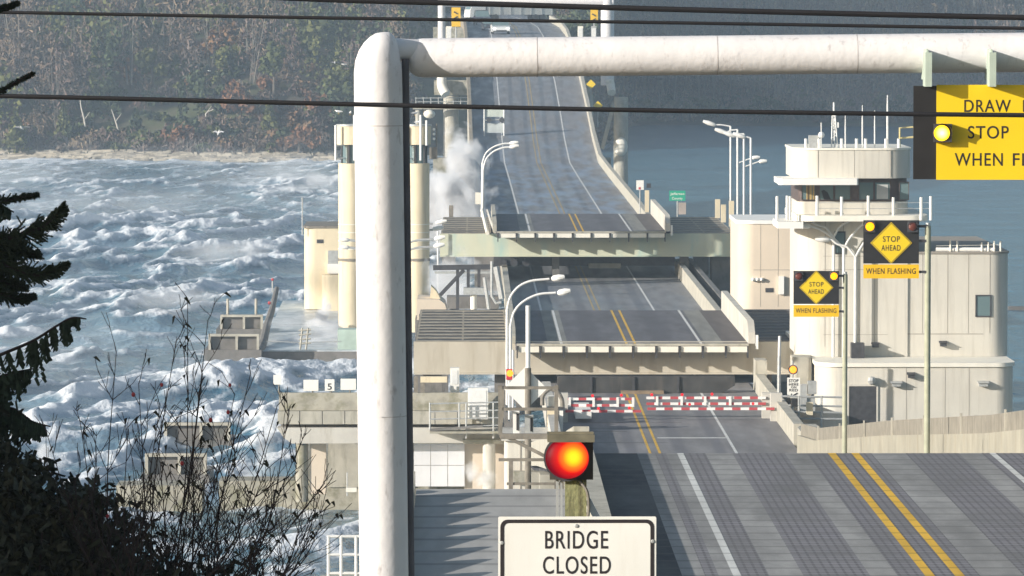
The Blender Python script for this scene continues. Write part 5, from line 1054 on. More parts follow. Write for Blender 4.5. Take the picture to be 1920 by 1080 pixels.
# ------------------------------------------------------------------ vegetation
m, nt, p, nd, ln = base_mat('leaf_clumps'); LEAFM = m
an = nd('ShaderNodeAttribute'); an.attribute_name = 'tint'; ln(an.outputs['Color'], p.inputs['Base Color']); p.inputs['Roughness'].default_value = .8; p.inputs['Specular IOR Level'].default_value = .15
BARK = mat('grey_bark', (.13, .11, .09), .9, .3, 3, bump=.3); PALEB = mat('pale_dead_bark', (.50, .47, .42), .9, .15, 2)
def quads(c, size, rnd, up=0., asp=1.):
    """random leaf faces: centres c (n,3), sizes (n,), tall (asp) and biased upright (up)"""
    n = len(c); a = rnd.normal(size=(n, 3)); a[:, 2] *= (1 - up); a /= np.linalg.norm(a, axis=1)[:, None]
    b = rnd.normal(size=(n, 3)); 
    if up: b = b * (1 - up) + np.array([0, 0, 1.]) * up * np.sign(rnd.random((n, 1)) - .05)
    b -= a * (a * b).sum(1)[:, None]; b /= np.linalg.norm(b, axis=1)[:, None] + 1e-9
    t = np.cross(a, b); s = size[:, None] * .5
    k = rnd.uniform(.5, 1.0, (n, 4, 1))
    v = np.stack([c - t * s * k[:, 0] - b * s * asp * k[:, 1], c + t * s * k[:, 1] - b * s * asp * k[:, 2], c + t * s * k[:, 2] * .7 + b * s * asp * k[:, 3], c - t * s * k[:, 3] * .7 + b * s * asp * k[:, 0]], 1)
    return v.reshape(-1, 3), np.arange(n * 4).reshape(n, 4)
GREENS = [(.085, .098, .036), (.112, .118, .042), (.055, .072, .036), (.13, .125, .045)]
BARES = [(.135, .10, .078), (.16, .12, .088), (.12, .095, .085), (.18, .135, .09), (.13, .092, .078)]
RUSTS = [(.20, .098, .045), (.175, .09, .05), (.21, .12, .06)]
def crown(kind, base, H, Wd, rnd, n=None):
    """leaf or twig faces of one tree: vertices, faces, per-face colours"""
    x, y, z = base
    if kind == 'bare':
        n = n or 240; r = rnd.random(n); zc = z + H * (.12 + .88 * r ** .85); rad = Wd * .5 * np.sin(np.clip(r * 1.05 + .12, 0, 1) * math.pi) ** .6
        ang = rnd.random(n) * 6.283; q = rad * np.sqrt(rnd.random(n)); c = np.stack([x + q * np.cos(ang), y + q * np.sin(ang), zc], 1)
        v, f = quads(c, rnd.uniform(.14, .40, n), rnd, .5, 3.2); col = np.array(BARES[rnd.integers(5)]) * (1.5 if x > 20 else 1.0)
    elif kind == 'conifer':
        n = n or 300; r = rnd.random(n) ** .8; zc = z + H * r; rad = Wd * .5 * (1.02 - r) * (.75 + .25 * np.sin(r * 40)); ang = rnd.random(n) * 6.283; q = rad * rnd.random(n) ** .4
        c = np.stack([x + q * np.cos(ang), y + q * np.sin(ang), zc - q * .25], 1); v, f = quads(c, rnd.uniform(.5, 1.1, n), rnd, .1, .7); col = np.array(GREENS[rnd.integers(3)])
    else:
        n = n or 280; k = max(5, int(Wd * 1.6)); cc = rnd.normal(size=(k, 3)); cc /= np.linalg.norm(cc, axis=1)[:, None]; cc *= rnd.uniform(.25, .9, (k, 1)); cc[:, 2] = np.abs(cc[:, 2]) * 1.2 - .15
        w = rnd.integers(0, k, n); d = rnd.normal(size=(n, 3)); d /= np.linalg.norm(d, axis=1)[:, None]; d *= rnd.uniform(.5, 1, (n, 1)) * rnd.uniform(.24, .42, k)[w][:, None]
        pnt = (cc[w] + d) * np.array([Wd * .5, Wd * .5, H * .5]); c = pnt + np.array([x, y, z + H * .5]); v, f = quads(c, rnd.uniform(.35, .95, n), rnd, .15, 1.1)
        col = np.array((GREENS if kind == 'green' else RUSTS)[rnd.integers(3)]); tone = rnd.uniform(.75, 1.3, k)[w]
        colr = np.clip(col[None] * tone[:, None] * rnd.uniform(.8, 1.2, (n, 1)), 0, 1); return v, f, colr
    return v, f, np.clip(col[None] * rnd.uniform(.65, 1.4, (n, 1)), 0, 1)
def crown_mesh(name, parts, parent=None):
    V = []; Fc = []; C = []; b = 0
    for v, f, c in parts: V.append(v); Fc.append(f + b); C.append(c); b += len(v)
    V = np.concatenate(V); Fc = np.concatenate(Fc); C = np.concatenate(C); col = np.ones((len(C) * 4, 4)); col[:, :3] = np.repeat(C, 4, 0)
    off = np.array(woff(parent)); return npmesh(name, V - off, Fc, LEAFM, parent, False, {'tint': ('FLOAT_COLOR', 'CORNER', col)})
NAMED = (
    ('green', 285, 165, 86, 54, 893, 'yellowish green evergreen on the far hill, left of the dark gap', 'tree'), ('green', 430, 150, 84, 60, 893, 'broad green evergreen on the far hill above the rust coloured bush', 'tree'),
    ('green', 513, 190, 84, 56, 889, 'tall mottled green tree on the far hill left of the gantry column', 'tree'), ('conifer', 330, 150, 104, 34, 897, 'dark small conifer on the far hill between two green evergreens', 'tree'),
    ('rust', 450, 236, 150, 70, 868, 'rust orange bush on the far hill, left one of two', 'bush'), ('rust', 596, 232, 165, 60, 868, 'rust orange bush on the far hill just left of the gantry column', 'bush'), ('rust', 497, 180, 138, 44, 878, 'small rust orange tree top above the larger rust bush', 'bush'),
    ('conifer', 30, 290, 205, 70, 858, 'dark green conifer mass at the left end of the far shore', 'tree'), ('conifer', 120, 262, 196, 52, 862, 'dark green conifer beside the pale leaning snag', 'tree'), ('conifer', 255, 268, 205, 60, 862, 'dark green conifer between the two pale snags', 'tree'),
    ('rust', 560, 300, 240, 84, 846, 'brown rounded bush at the far waterline left of the guide towers', 'bush'), ('conifer', 505, 250, 190, 50, 860, 'dark blue green tree behind the brown waterline bush', 'tree'))
SNAGS = [(163, 852), (224, 852), (392, 852)]
def on_slope(q, yb):
    for Y_ in np.arange(828, 1000, 1.0):
        p_ = at(q, yb, Y_)
        if float(hillz(np.array(p_.x), np.array(Y_))) >= p_.z: return float(Y_)
    return 1000.0
NAMED = [(k_, q_, yb_, yt_, w_, on_slope(q_, yb_), la_, ca_) for k_, q_, yb_, yt_, w_, Y_, la_, ca_ in NAMED]
def hides(x, y):
    return any(abs(x - X(n_[1], n_[5])) < px(n_[4], n_[5]) * .62 and y < n_[5] + 2 for n_ in NAMED) or any(abs(x - X(q, Y)) < 2.2 and y < Y for q, Y in SNAGS)
parts = []
def road_gap(x, y): return (abs(x - 6) < 15 and y < 905) or (abs(x - 4) < 10 and y < 1000)
cnt = 0
for i in range(5600):
    x = rng.uniform(-112, 140); d = rng.random() ** 1.5 * 210 + (9 if x < -2 else 5); y = float(shore(x)) + d
    if road_gap(x, y) or cnt > 1700 : continue
    if abs(x) > 20 + y * .102: continue
    z = float(hillz(np.array(x), np.array(y)))
    if z > 24 + (24 - 15) and d > 160: pass
    cnt += 1; e = fbm(np.array(x / 13), np.array(y / 30 + 5), 2); left = x < 22
    g_ = float(e) + (.10 if left else -.16); e2 = float(noise(np.array(x / 9 + 30), np.array(y / 22)))
    if hides(x, y): kind = 'bare' if rng.random() < .6 else 'green'; H = rng.uniform(1.2, 2.2); Wd = H * 1.8
    elif d < 22: kind = 'rust' if rng.random() < .25 and left else ('green' if rng.random() < .4 else 'bare'); H = rng.uniform(2.0, 5.5); Wd = H * rng.uniform(.9, 1.5)
    elif g_ > .20: kind = 'conifer' if rng.random() < .45 else 'green'; H = rng.uniform(7, 15); Wd = H * (.45 if kind == 'conifer' else .7)
    elif e2 > .42 and left: kind = 'rust'; H = rng.uniform(4, 8); Wd = H * .95
    else: kind = 'bare'; H = rng.uniform(8, 17); Wd = H * rng.uniform(.42, .7)
    v, f, c = crown(kind, (x, y, z - .3), H, Wd, rng, 120 if y > shore(x) + 120 else None)
    parts.append((v, f, c))
    if kind == 'bare' and rng.random() < (.35 if left else .8):
        k = 4; bx = x + rng.normal(0, .5, k); tx = bx + rng.normal(0, H * .10, k); r_ = rng.uniform(.06, .15, k)
        v = np.stack([np.stack([bx - r_, np.full(k, y - 1), np.full(k, z)], 1), np.stack([bx + r_, np.full(k, y - 1), np.full(k, z)], 1), np.stack([tx + r_ * .3, np.full(k, y - 1.), np.full(k, z + H * .9)], 1), np.stack([tx - r_ * .3, np.full(k, y - 1.), np.full(k, z + H * .9)], 1)], 1).reshape(-1, 3)
        parts.append((v, np.arange(k * 4).reshape(k, 4), np.clip(np.array((.22, .20, .17))[None] * rng.uniform(.5, 1.2, (k, 1)), 0, 1)))
parts_u = parts; 
for i in range(2100):                                   # undergrowth over the whole slope
    x = rng.uniform(-105, 130); d = 10 + rng.random() ** 1.3 * 110; y = float(shore(x)) + d
    if abs(x) > 20 + y * .102 or road_gap(x, y): continue
    z = float(hillz(np.array(x), np.array(y))); e2 = float(noise(np.array(x / 12 + 3), np.array(y / 25))); lft = x < 20
    kind = 'green' if e2 > .12 and rng.random() < (.7 if lft else .35) else 'rust' if e2 < -.25 and lft and rng.random() < .6 else 'bare'
    H = rng.uniform(1.6, 3.6); v, f, c = crown(kind, (x, y, z - .5), H, H * 1.7, rng, 90)
    if kind == 'rust': c = c * np.array((.75, .85, 1.0))
    parts.append((v, f, c))
o = crown_mesh('far_wood', parts); tag(o, 'bare grey brown winter wood covering the far hillside, with greens on the left', 'wood', kind='stuff')
# driftwood beach
n = 1700; x = rng.uniform(-112, -20, n); d = rng.uniform(-2, 10, n) ; y = shore(x) + d; z = hillz(x, y) + .12; L_ = rng.uniform(.3, 2.6, n) * (rng.random(n) ** 1.5) + .25; a_ = rng.normal(0, .35, n); t_ = rng.uniform(.10, .26, n)
dx, dz_ = np.cos(a_) * L_ * .5, np.abs(np.sin(a_)) * L_ * .12
v = np.stack([np.stack([x - dx, y, z], 1), np.stack([x + dx, y, z + dz_], 1), np.stack([x + dx, y + t_, z + dz_ + t_ * 1.6], 1), np.stack([x - dx, y + t_, z + t_ * 1.6], 1)], 1).reshape(-1, 3)
parts = [(v, np.arange(n * 4).reshape(n, 4), np.clip(np.array((.44, .39, .31))[None] * rng.uniform(.35, 1.2, (n, 1)), 0, 1))]
o = crown_mesh('driftwood_beach', parts); tag(o, 'pale strip of driftwood and stones along the far shore', 'beach', kind='stuff')
for i in range(14):
    q = rng.uniform(20, 400); yy = rng.uniform(282, 298); Y = 24e4 / (yy - 10) * .93
for kind, q, yb, yt, w, Y, lab, cat in NAMED:
    Z0 = at(q, yb, Y); gzz = float(hillz(np.array(Z0.x), np.array(Y))); H = Z(yt, Y) - gzz; o = thing('hill_bush' if cat == 'bush' else 'hill_tree', lab, cat, (Z0.x, Y, gzz), 'trees on the far hill')
    crown_mesh('crown', [crown(kind, (Z0.x, Y, max(gzz, Z0.z - 2) ), Z(yt, Y) - max(gzz, Z0.z - 2), px(w, Y) * 1.15, rng, 620)], o)
    MB().tube([(Z0.x, Y, gzz - .4), (Z0.x + .1, Y, gzz + H * .45), (Z0.x + .1, Y, gzz + H * .8)], [.28, .18, .05], 7).build('trunk', BARK, o)
for pts, lab in (([(163, 258), (158, 225), (152, 200), (150, 180)], 'pale leaning bare snag on the far hill, left of two'), ([(224, 252), (217, 228), (209, 205)], 'short pale bare snag on the far hill, right of two'), ([(392, 240), (386, 214), (400, 205)], 'pale bare branch on the far hill beside the rust bush')):
    Y = 852; o = thing('dead_snag', lab, 'tree', at(*pts[0], Y), 'pale dead snags on the far hill'); W_ = [at(a_, b_, Y) for a_, b_ in pts]; W_.insert(0, Vector((W_[0].x + .2, Y, float(hillz(np.array(W_[0].x), np.array(Y))) - .3)))
    MB().tube(curve(W_, 5), [.24 - .17 * k / (5 * (len(W_) - 1)) for k in range(5 * (len(W_) - 1) + 1)], 6).build('trunk', PALEB, o)
    a_ = W_[2]; MB().tube([a_, a_ + Vector((.9, 0, 1.3))], [.09, .03], 5).build('branch', PALEB, o)

# foreground evergreen, cedar bough, shade tree, shrubs
NEEDLE = mat('dark_needles', (.030, .042, .022), .9, .35, 30); CEDAR = mat('dark_cedar_spray', (.028, .042, .022), .9, .35, 30); LEAFD2 = mat('dark_shrub_leaf', (.034, .036, .022), .7, .6, 25, spec=.3); TWIG = mat('dark_twig', (.035, .024, .024), .9, .3, 20); HIP = mat('rose_hip_red', (.45, .05, .06), .5, .2, 20)
def bottle(mb, a, b, r, rnd):
    """one needled twig: a short knobbly brush of spiky faces"""
    a = Vector(a); b = Vector(b); L = (b - a).length; n = max(3, int(L / .014)); d = (b - a).normalized(); u = d.orthogonal().normalized(); w = d.cross(u)
    mb.tube([a, b], [r * .35, r * .25], 5, False)
    for i in range(n):
        c = a.lerp(b, i / n)
        for k in range(6):
            t = rnd.uniform(0, 6.283); e = (u * math.cos(t) + w * math.sin(t)); q = c + e * r * rnd.uniform(.7, 1.15) + d * r * rnd.uniform(.2, .9); s = d.cross(e) * r * .22
            mb.add([c - s, c + s, q], [(0, 1, 2)])
rd = random.Random(11)
YC = 28.0
tr_ = thing('fir_tree', 'dark shaded fir tree whose boughs reach in from the left edge over the surf', 'tree', (-4.6, 28.3, 19.0))
MB().tube([(-4.6, 28.3, 18.6), (-4.55, 28.3, 22), (-4.5, 28.3, 26.5)], [.22, .17, .05], 12).build('trunk', BARK, tr_)
def bough(pts, tw, dens, spread, parent, fill=1.0):
    W_ = curve([at(a_, b_, YC + c_) for a_, b_, c_ in pts], 8); mb = MB().tube([Vector((-4.5, 28.3, W_[0].z + .05))] + W_, [.03] + [.016 * (1 - .8 * i / len(W_)) + .003 for i in range(len(W_))], 6)
    o = mb.build('bough', TWIG, parent); nb_ = MB()
    for i in range(1, len(W_)):
        t = i / len(W_); L = tw * (1.15 - t) * fill
        for s_ in (-1, 1):
            for k in range(dens + 2):
                c = W_[i - 1].lerp(W_[i], rd.random()); dr = (W_[i] - W_[i - 1]).normalized(); sd = Vector((rd.uniform(-.25, .25), rd.uniform(-.6, .6), s_ * rd.uniform(.35, 1) if rd.random() > .12 else s_ * .2))
                e = c + (dr * rd.uniform(.5, 1.1) + sd * spread).normalized() * L * rd.uniform(.35, 1)
                bottle(nb_, c, e, .0155, rd)
                if L > .10 and rd.random() < .8:
                    m_ = c.lerp(e, rd.uniform(.35, .8)); bottle(nb_, m_, m_ + Vector((rd.uniform(-.3, 1), rd.uniform(-.4, .4), rd.uniform(-1, 1))).normalized() * L * .4, .0145, rd)
    bottle(nb_, W_[-3], W_[-1], .016, rd)
    nb_.build('needles', NEEDLE, o); return o
for pts, tw, dn, spd in (([(-260, 610, .3), (-120, 520, .1), (-20, 460, 0), (70, 430, -.05), (105, 405, -.1), (119, 386, -.1)], .20, 3, .8), ([(-260, 560, .0), (-120, 500, .2), (-20, 490, 0), (60, 515, 0), (100, 508, 0), (126, 496, 0)], .17, 4, .8),
                         ([(-260, 500, .1), (-100, 470, .1), (-20, 468, 0), (30, 470, .1), (75, 480, 0)], .21, 5, .9), ([(-260, 570, .1), (-100, 540, .1), (-20, 545, 0), (30, 560, .1), (66, 556, 0)], .15, 5, .9), ([(-260, 520, .1), (-100, 500, .3), (-40, 510, 0), (10, 530, .1), (50, 540, 0)], .19, 5, .9),
                         ([(-240, 300, .1), (-80, 230, .1), (-30, 190, 0), (20, 160, .1), (62, 138, 0)], .06, 2, .8), ([(-240, 420, .1), (-80, 400, .1), (-30, 385, 0), (30, 372, .1), (70, 366, 0)], .10, 3, .9), ([(-240, 70, .1), (-80, 40, .1), (-30, 22, 0), (10, 14, .1), (34, 6, 0)], .07, 3, .9)):
    bough(pts, tw, dn, spd, tr_)
def cedar(pts, drop, parent, n=90):
    W_ = curve([at(a_, b_, YC + c_) for a_, b_, c_ in pts], 10); o = MB().tube([Vector((-4.4, 28.3, W_[0].z - .1))] + W_, [.03] + [.010 * (1 - .85 * i / len(W_)) + .002 for i in range(len(W_))], 6).build('cedar_bough', TWIG, parent)
    mb = MB()
    for i in range(n):
        t = rd.random() ** .8 * .93; k = min(len(W_) - 2, int(t * (len(W_) - 1))); c = W_[k]; sc_ = 1.15 - t; L = drop * (1.12 - t) ** 1.2 * rd.uniform(.15, 1.15) + .02; q = [c]; dx = rd.uniform(-.16, .30); yy = rd.uniform(-.1, .1)
        for s_ in range(1, 5): q.append(c + Vector((dx * L * s_ / 4, yy * s_ / 4, -L * (s_ / 4) ** 1.25)))
        mb.tube(q, [.0035, .0032, .0028, .0022, .0015], 4, False)
        for s_ in range(1, 5):
            for e in (-1, 1):
                for r_ in range(2):
                    a_ = q[s_ - 1].lerp(q[s_], rd.random()); b_ = a_ + sc_ * Vector((e * rd.uniform(.012, .04), rd.uniform(-.03, .03), -rd.uniform(.03, .08))); w_ = Vector((.008, .003, .006)); mb.add([a_ - w_, a_ + w_, b_ + w_ * .7, b_ - w_ * .7], [(0, 1, 2, 3)])
    mb.build('hanging_sprays', CEDAR, o)
ct = thing('cedar_tree', 'dark drooping cedar below the fir boughs at the left edge', 'tree', (-4.4, 28.4, 19.0))
MB().tube([(-4.4, 28.4, 18.6), (-4.4, 28.4, 21.5), (-4.35, 28.4, 24)], [.2, .15, .04], 12).build('trunk', BARK, ct)
cedar([(-250, 800, 0), (-120, 720, 0), (-10, 670, 0), (60, 640, 0), (105, 612, -.05), (135, 596, -.05), (162, 598, -.05)], .30, ct, 46)
cedar([(-250, 820, 0), (-140, 760, .1), (-40, 720, .1), (20, 700, .1), (70, 690, .1)], .40, ct, 130)
cedar([(-250, 860, 0), (-140, 800, .1), (-40, 770, .1), (20, 765, .1), (60, 790, .1), (95, 800, .1)], .30, ct, 170)
cedar([(-250, 980, 0), (-140, 900, .2), (-60, 850, .2), (0, 830, .2), (45, 850, .2)], .35, ct, 130)
cedar([(-230, 420, 0), (-120, 385, .1), (-40, 380, .1), (0, 385, .1), (26, 398, .1)], .16, ct, 40)

def leafy(name, label, cat, blobs, n, m, rnd, loc, size=(.03, .075)):
    t = thing(name, label, cat, loc); c = []
    tot = sum(b[4] for b in blobs)
    for (q, y, rx, ry, w) in blobs:
        k = int(n * w / tot); d = rnd.normal(size=(k, 3)) * .55; d[:, 1] *= .5; p0 = at(q, y, YC); c.append(np.stack([p0.x + d[:, 0] * px(rx, YC), p0.y + d[:, 1] * .7 + rnd.uniform(-.3, .3, k), p0.z + d[:, 2] * px(ry, YC)], 1))
    c = np.concatenate(c); v, f = quads(c, rnd.uniform(*size, len(c)), rnd, .2, 2.6)
    npmesh('leaves', v - np.array(loc), f, m, t, False); return t, c
e_, lc_ = leafy('evergreen_shrub', 'dense dark shaded evergreen shrub filling the lower left corner', 'shrub', [(0, 1060, 130, 90, 10), (110, 1075, 130, 70, 9), (-60, 960, 90, 130, 4), (210, 1100, 100, 55, 3), (55, 955, 90, 50, 1.8), (150, 950, 60, 40, .9), (40, 890, 50, 30, .5), (-50, 800, 50, 90, 1.6), (300, 1110, 90, 40, .7), (200, 1000, 90, 40, .5), (420, 1090, 90, 30, .3)], 19000, LEAFD2, rng, (-2.4, 28.2, 19.0), (.016, .040))
mb = MB()
for i in range(26):
    b0 = Vector((-2.6 + rd.uniform(-.5, .5), 28.2 + rd.uniform(-.3, .3), 18.9)); e0 = Vector(lc_[rd.randrange(len(lc_))]); mb.tube(curve([b0, b0.lerp(e0, .5) + Vector((rd.uniform(-.1, .1), 0, .15)), e0], 5), [.02 - .0015 * k for k in range(11)], 5)
mb.build('stems', TWIG, e_)
rb_ = thing('rose_bush', 'bare wild rose bush with thin dark twigs and a few red hips before the surf', 'shrub', (-1.75, 27.6, 19.0)); tw = MB(); lv = MB(); hips = []
def grow(p0, d, L, r, lev):
    n = 5; P = [p0]; d = d.normalized()
    for i in range(n): d = (d + Vector((rd.uniform(-.16, .16), rd.uniform(-.14, .14), rd.uniform(-.08, .13)))).normalized(); P.append(P[-1] + d * L / n)
    tw.tube(P, [max(.0016, r * (1 - .62 * k / n)) for k in range(n + 1)], 5, False)
    if lev == 0 or r < .002:
        if rd.random() < .22:
            q = P[-1]; s_ = Vector((rd.uniform(-.02, .02), .004, rd.uniform(-.03, -.008))); w_ = Vector((.008, 0, .004)); lv.add([q - w_, q + w_, q + s_ * 1.2 + w_ * .6, q + s_ * 1.6], [(0, 1, 2, 3)])
        return
    for k in range(rd.choice((2, 3, 3, 4))):
        i = rd.randrange(1, n + 1); e = (d + Vector((rd.uniform(-.9, .9), rd.uniform(-.6, .6), rd.uniform(-.25, .7)))).normalized(); grow(P[i], e, L * rd.uniform(.42, .72), r * .58, lev - 1)
    if lev <= 1 and rd.random() < .05: hips.append(P[-1])
def shoot(q0, q1, y1, L=None, lev=4, r=.0062):
    a_ = at(q0, 1120, 27.6 + rd.uniform(-.4, .4)); b_ = at(q1, y1, 27.6 + rd.uniform(-.4, .4)); a_.z -= .2; mid = a_.lerp(b_, .5) + Vector((rd.uniform(-.05, .05), 0, 0)); P = curve([Vector((a_.x * .6 - .75, 27.6, 18.9)), a_, mid, b_], 6); tw.tube(P, [max(.002, r * (1 - .75 * k / len(P))) for k in range(len(P))], 6, False)
    for k in range(7, len(P)):
        for _ in range(1 if rd.random() < .6 else 2):
            if rd.random() < (.05 if k < 12 else .35): continue
            dr = (P[k] - P[k - 1]).normalized(); grow(P[k], dr + Vector((rd.uniform(-.9, .9), rd.uniform(-.5, .5), rd.uniform(-.2, .6))), rd.uniform(.12, .34) * (1.25 - k / len(P)) * 1.5, r * .42, lev - 2)
for q0, q1, y1 in ((318, 352, 560), (300, 390, 600), (330, 440, 740), (280, 330, 640), (210, 218, 660), (230, 300, 760), (370, 520, 760), (400, 560, 840), (420, 610, 905), (390, 470, 700), (250, 150, 790), (200, 90, 820), (480, 600, 930), (430, 540, 780), (380, 450, 820), (330, 380, 700), (270, 260, 720), (310, 300, 860), (360, 480, 930), (400, 500, 960), (180, 180, 850), (345, 500, 880), (440, 590, 960), (300, 420, 860), (260, 240, 800), (460, 560, 1000), (350, 360, 780)): shoot(q0, q1, y1)
tw.build('twigs', TWIG, rb_); lv.build('withered_leaves', LEAFD2, rb_)
TV_ = np.array(tw.v)
for q, y in ((430, 722), (388, 793), (342, 865), (416, 780), (205, 965), (233, 752), (300, 730)): c_ = TV_[np.argmin(((TV_ - np.array(at(q, y, 27.6))) ** 2 * np.array((1, .02, 1))).sum(1))]; MB().ball((c_[0], c_[1] - .006, c_[2]), .0085 + .003 * rd.random(), 8, (1, 1, 1.25)).build('rose_hip', HIP, rb_)
sh = thing('shade_tree', 'tall dense evergreen added out of view to shade the foreground plants', 'tree', (-9.2, 24.6, 18.6)); parts = [crown('conifer', (-9.2, 24.6, 19.5), 9.0, 7.0, rng, 5200), crown('conifer', (-7.6, 24.2, 19.0), 6.0, 5.0, rng, 3600)]  # unseen tree, added to put the foreground plants in shade
crown_mesh('crown', parts, sh); MB().tube([(-9.2, 24.6, 18.2), (-9.2, 24.6, 27.6)], [.4, .08], 10).build('trunk', BARK, sh)

# ------------------------------------------------------------------ gulls
def gull(label, q, y, Y, span, flying=True, roll=0, yaw=0, group=None):
    t = thing('gull', label, 'gull', at(q, y, Y), group); k = span / 1.3; c = Vector(at(q, y, Y)); M_ = Matrix.Rotation(yaw, 3, 'Z') @ Matrix.Rotation(roll, 3, 'Y')
    T = lambda v: c + M_ @ (Vector(v) * k)
    mb = MB(); mb.tube([T(v) for v in ((-.30, 0, .0), (-.2, 0, 0.0), (-.02, 0, 0), (.14, 0, .03), (.20, 0, .06), (.26, 0, .075), (.29, 0, .07))], [.015 * k, .05 * k, .085 * k, .065 * k, .05 * k, .045 * k, .02 * k], 9); mb.build('body', BLADE, t)
    MB().tube([T((.285, 0, .07)), T((.35, 0, .055))], [.014 * k, .004 * k], 6).build('beak', BEAK, t)
    for s_ in (-1, 1):
        if flying: P0 = [(.10, s_ * .06, .04), (.14, s_ * .30, .16), (.04, s_ * .64, .10), (-.02, s_ * .62, .10), (-.02, s_ * .30, .14), (-.10, s_ * .06, .03)]
        else: P0 = [(.10, s_ * .075, .06), (.0, s_ * .10, .05), (-.34, s_ * .03, .02), (-.30, s_ * .03, -.01), (-.05, s_ * .10, -.05), (.08, s_ * .085, -.03)]
        up = [T(v) for v in P0]; dn = [T((v[0], v[1], v[2] - .018)) for v in P0]; n = 6
        MB().add(up + dn, [tuple(range(n)), tuple(range(2 * n - 1, n - 1, -1))] + [(i, n + i, n + (i + 1) % n, (i + 1) % n) for i in range(n)]).build('wing', GREYF, t)
    if not flying:
        for s_ in (-1, 1): MB().tube([T((0, s_ * .04, -.07)), T((.0, s_ * .04, -.2))], .008 * k, 5).build('leg', BEAK, t)
gull('white gull flying low over the far surf at the left edge', 41, 240, 420, 1.35, True, R(35), R(70), 'gulls in flight'); gull('white gull flying above the far surf in front of the brown bush', 410, 249, 420, 1.1, True, R(-50), R(60), 'gulls in flight')
gull('white gull gliding just left of the gantry column top', 645, 121, 420, 1.05, True, R(12), R(10), 'gulls in flight'); gull('smaller white gull just behind the gull at the column top', 628, 117, 440, .7, True, R(55), R(90), 'gulls in flight'); gull('tiny white gull over the dark far trees near the green evergreen', 392, 133, 520, .8, True, R(20), R(20), 'gulls in flight')
gull('gull perched on the left guide tower mast, facing left', 635, 209, 376, 1.25, False, 0, R(160), 'gulls perched on the guide towers'); gull('gull perched on the white mast beside the gantry column', 657, 211, 376, 1.25, False, 0, R(-80), 'gulls perched on the guide towers')
gull('upper gull perched on the right guide tower', 778, 212, 376, 1.25, False, 0, R(20), 'gulls perched on the guide towers'); gull('lower gull perched on the right guide tower near the dome', 783, 229, 376, 1.2, False, 0, R(-30), 'gulls perched on the guide towers')

# ------------------------------------------------------------------ spray and haze
def spray(label, blobs, Y, dens, nscale, name='spray_plume'):
    """airborne spray: one lumpy closed shell filled with uneven mist; blobs are (x, y, rx, ry) in photo pixels at depth Y"""
    mb = MB()
    for q, y, rx, ry in blobs: mb.ball(at(q, y, Y), px(rx, Y), 20, (1, .8, ry / rx))
    m, nt, p, nd, ln = base_mat(name + '_mist'); nt.nodes.remove(p); out = nt.nodes['Material Output']
    v = nd('ShaderNodeVolumePrincipled'); v.inputs['Color'].default_value = (.97, .98, 1, 1); v.inputs['Anisotropy'].default_value = .1; ln(v.outputs[0], out.inputs['Volume'])
    tc = nd('ShaderNodeNewGeometry'); n1 = nd('ShaderNodeTexNoise'); n1.inputs['Scale'].default_value = nscale; n1.inputs['Detail'].default_value = 5; n1.inputs['Roughness'].default_value = .6; ln(tc.outputs['Position'], n1.inputs['Vector'])
    tot = None
    for q, y, rx, ry in blobs:                       # density falls off from the heart of each burst
        c = at(q, y, Y); mp = nd('ShaderNodeMapping'); mp.vector_type = 'POINT'; k = (1 / px(rx, Y), 1 / (px(rx, Y) * .8), 1 / px(ry, Y)); mp.inputs['Scale'].default_value = k; mp.inputs['Location'].default_value = (-c.x * k[0], -c.y * k[1], -c.z * k[2]); ln(tc.outputs['Position'], mp.inputs['Vector'])
        l_ = nd('ShaderNodeVectorMath'); l_.operation = 'LENGTH'; ln(mp.outputs[0], l_.inputs[0]); r_ = nd('ShaderNodeMapRange'); r_.interpolation_type = 'SMOOTHSTEP'; ln(l_.outputs['Value'], r_.inputs[0]); r_.inputs[1].default_value = 1; r_.inputs[2].default_value = .0; r_.inputs[3].default_value = 0; r_.inputs[4].default_value = 1
        if tot is None: tot = r_.outputs[0]
        else: a_ = nd('ShaderNodeMath'); a_.operation = 'MAXIMUM'; ln(tot, a_.inputs[0]); ln(r_.outputs[0], a_.inputs[1]); tot = a_.outputs[0]
    a1 = nd('ShaderNodeMath'); a1.operation = 'MULTIPLY_ADD'; ln(n1.outputs[0], a1.inputs[0]); a1.inputs[1].default_value = 2.3; a1.inputs[2].default_value = -1.32
    a2 = nd('ShaderNodeMath'); a2.operation = 'ADD'; ln(a1.outputs[0], a2.inputs[0]); ln(tot, a2.inputs[1])
    a3 = nd('ShaderNodeMath'); a3.operation = 'MULTIPLY'; a3.use_clamp = False; ln(a2.outputs[0], a3.inputs[0]); a3.inputs[1].default_value = dens
    a4 = nd('ShaderNodeMath'); a4.operation = 'MAXIMUM'; ln(a3.outputs[0], a4.inputs[0]); a4.inputs[1].default_value = 0
    ln(a4.outputs[0], v.inputs['Density'])
    return tag(mb.build(name, m), label, 'spray', kind='stuff')
spray('tall white plume of spray bursting up beside the far roadway', [(876, 365, 62, 135), (866, 330, 56, 105), (845, 380, 74, 105), (812, 398, 78, 90)], 440, 4.5, .55)
spray('white spray drifting over the awash dock in front of the guide towers', [(560, 640, 90, 26), (620, 618, 60, 34), (540, 606, 50, 20)], 362, .8, .6)
spray('white churned spray at the left end of the low pontoon wall', [(495, 850, 34, 60), (470, 905, 50, 36), (505, 800, 22, 36)], 268, 1.4, .9)
spray('low white mist blown off the crests in the middle of the surf', [(330, 560, 150, 34), (200, 640, 130, 30), (420, 470, 110, 26)], 395, .28, .25)
spray('white surf spraying up below the green girder beside the trestle', [(850, 530, 66, 80), (905, 570, 52, 76)], 366, 2.6, .5)
spray('white splash rising off the awash dock by the pump house', [(605, 592, 22, 30), (603, 606, 46, 15), (614, 574, 10, 18)], 380, 5, 1.0)
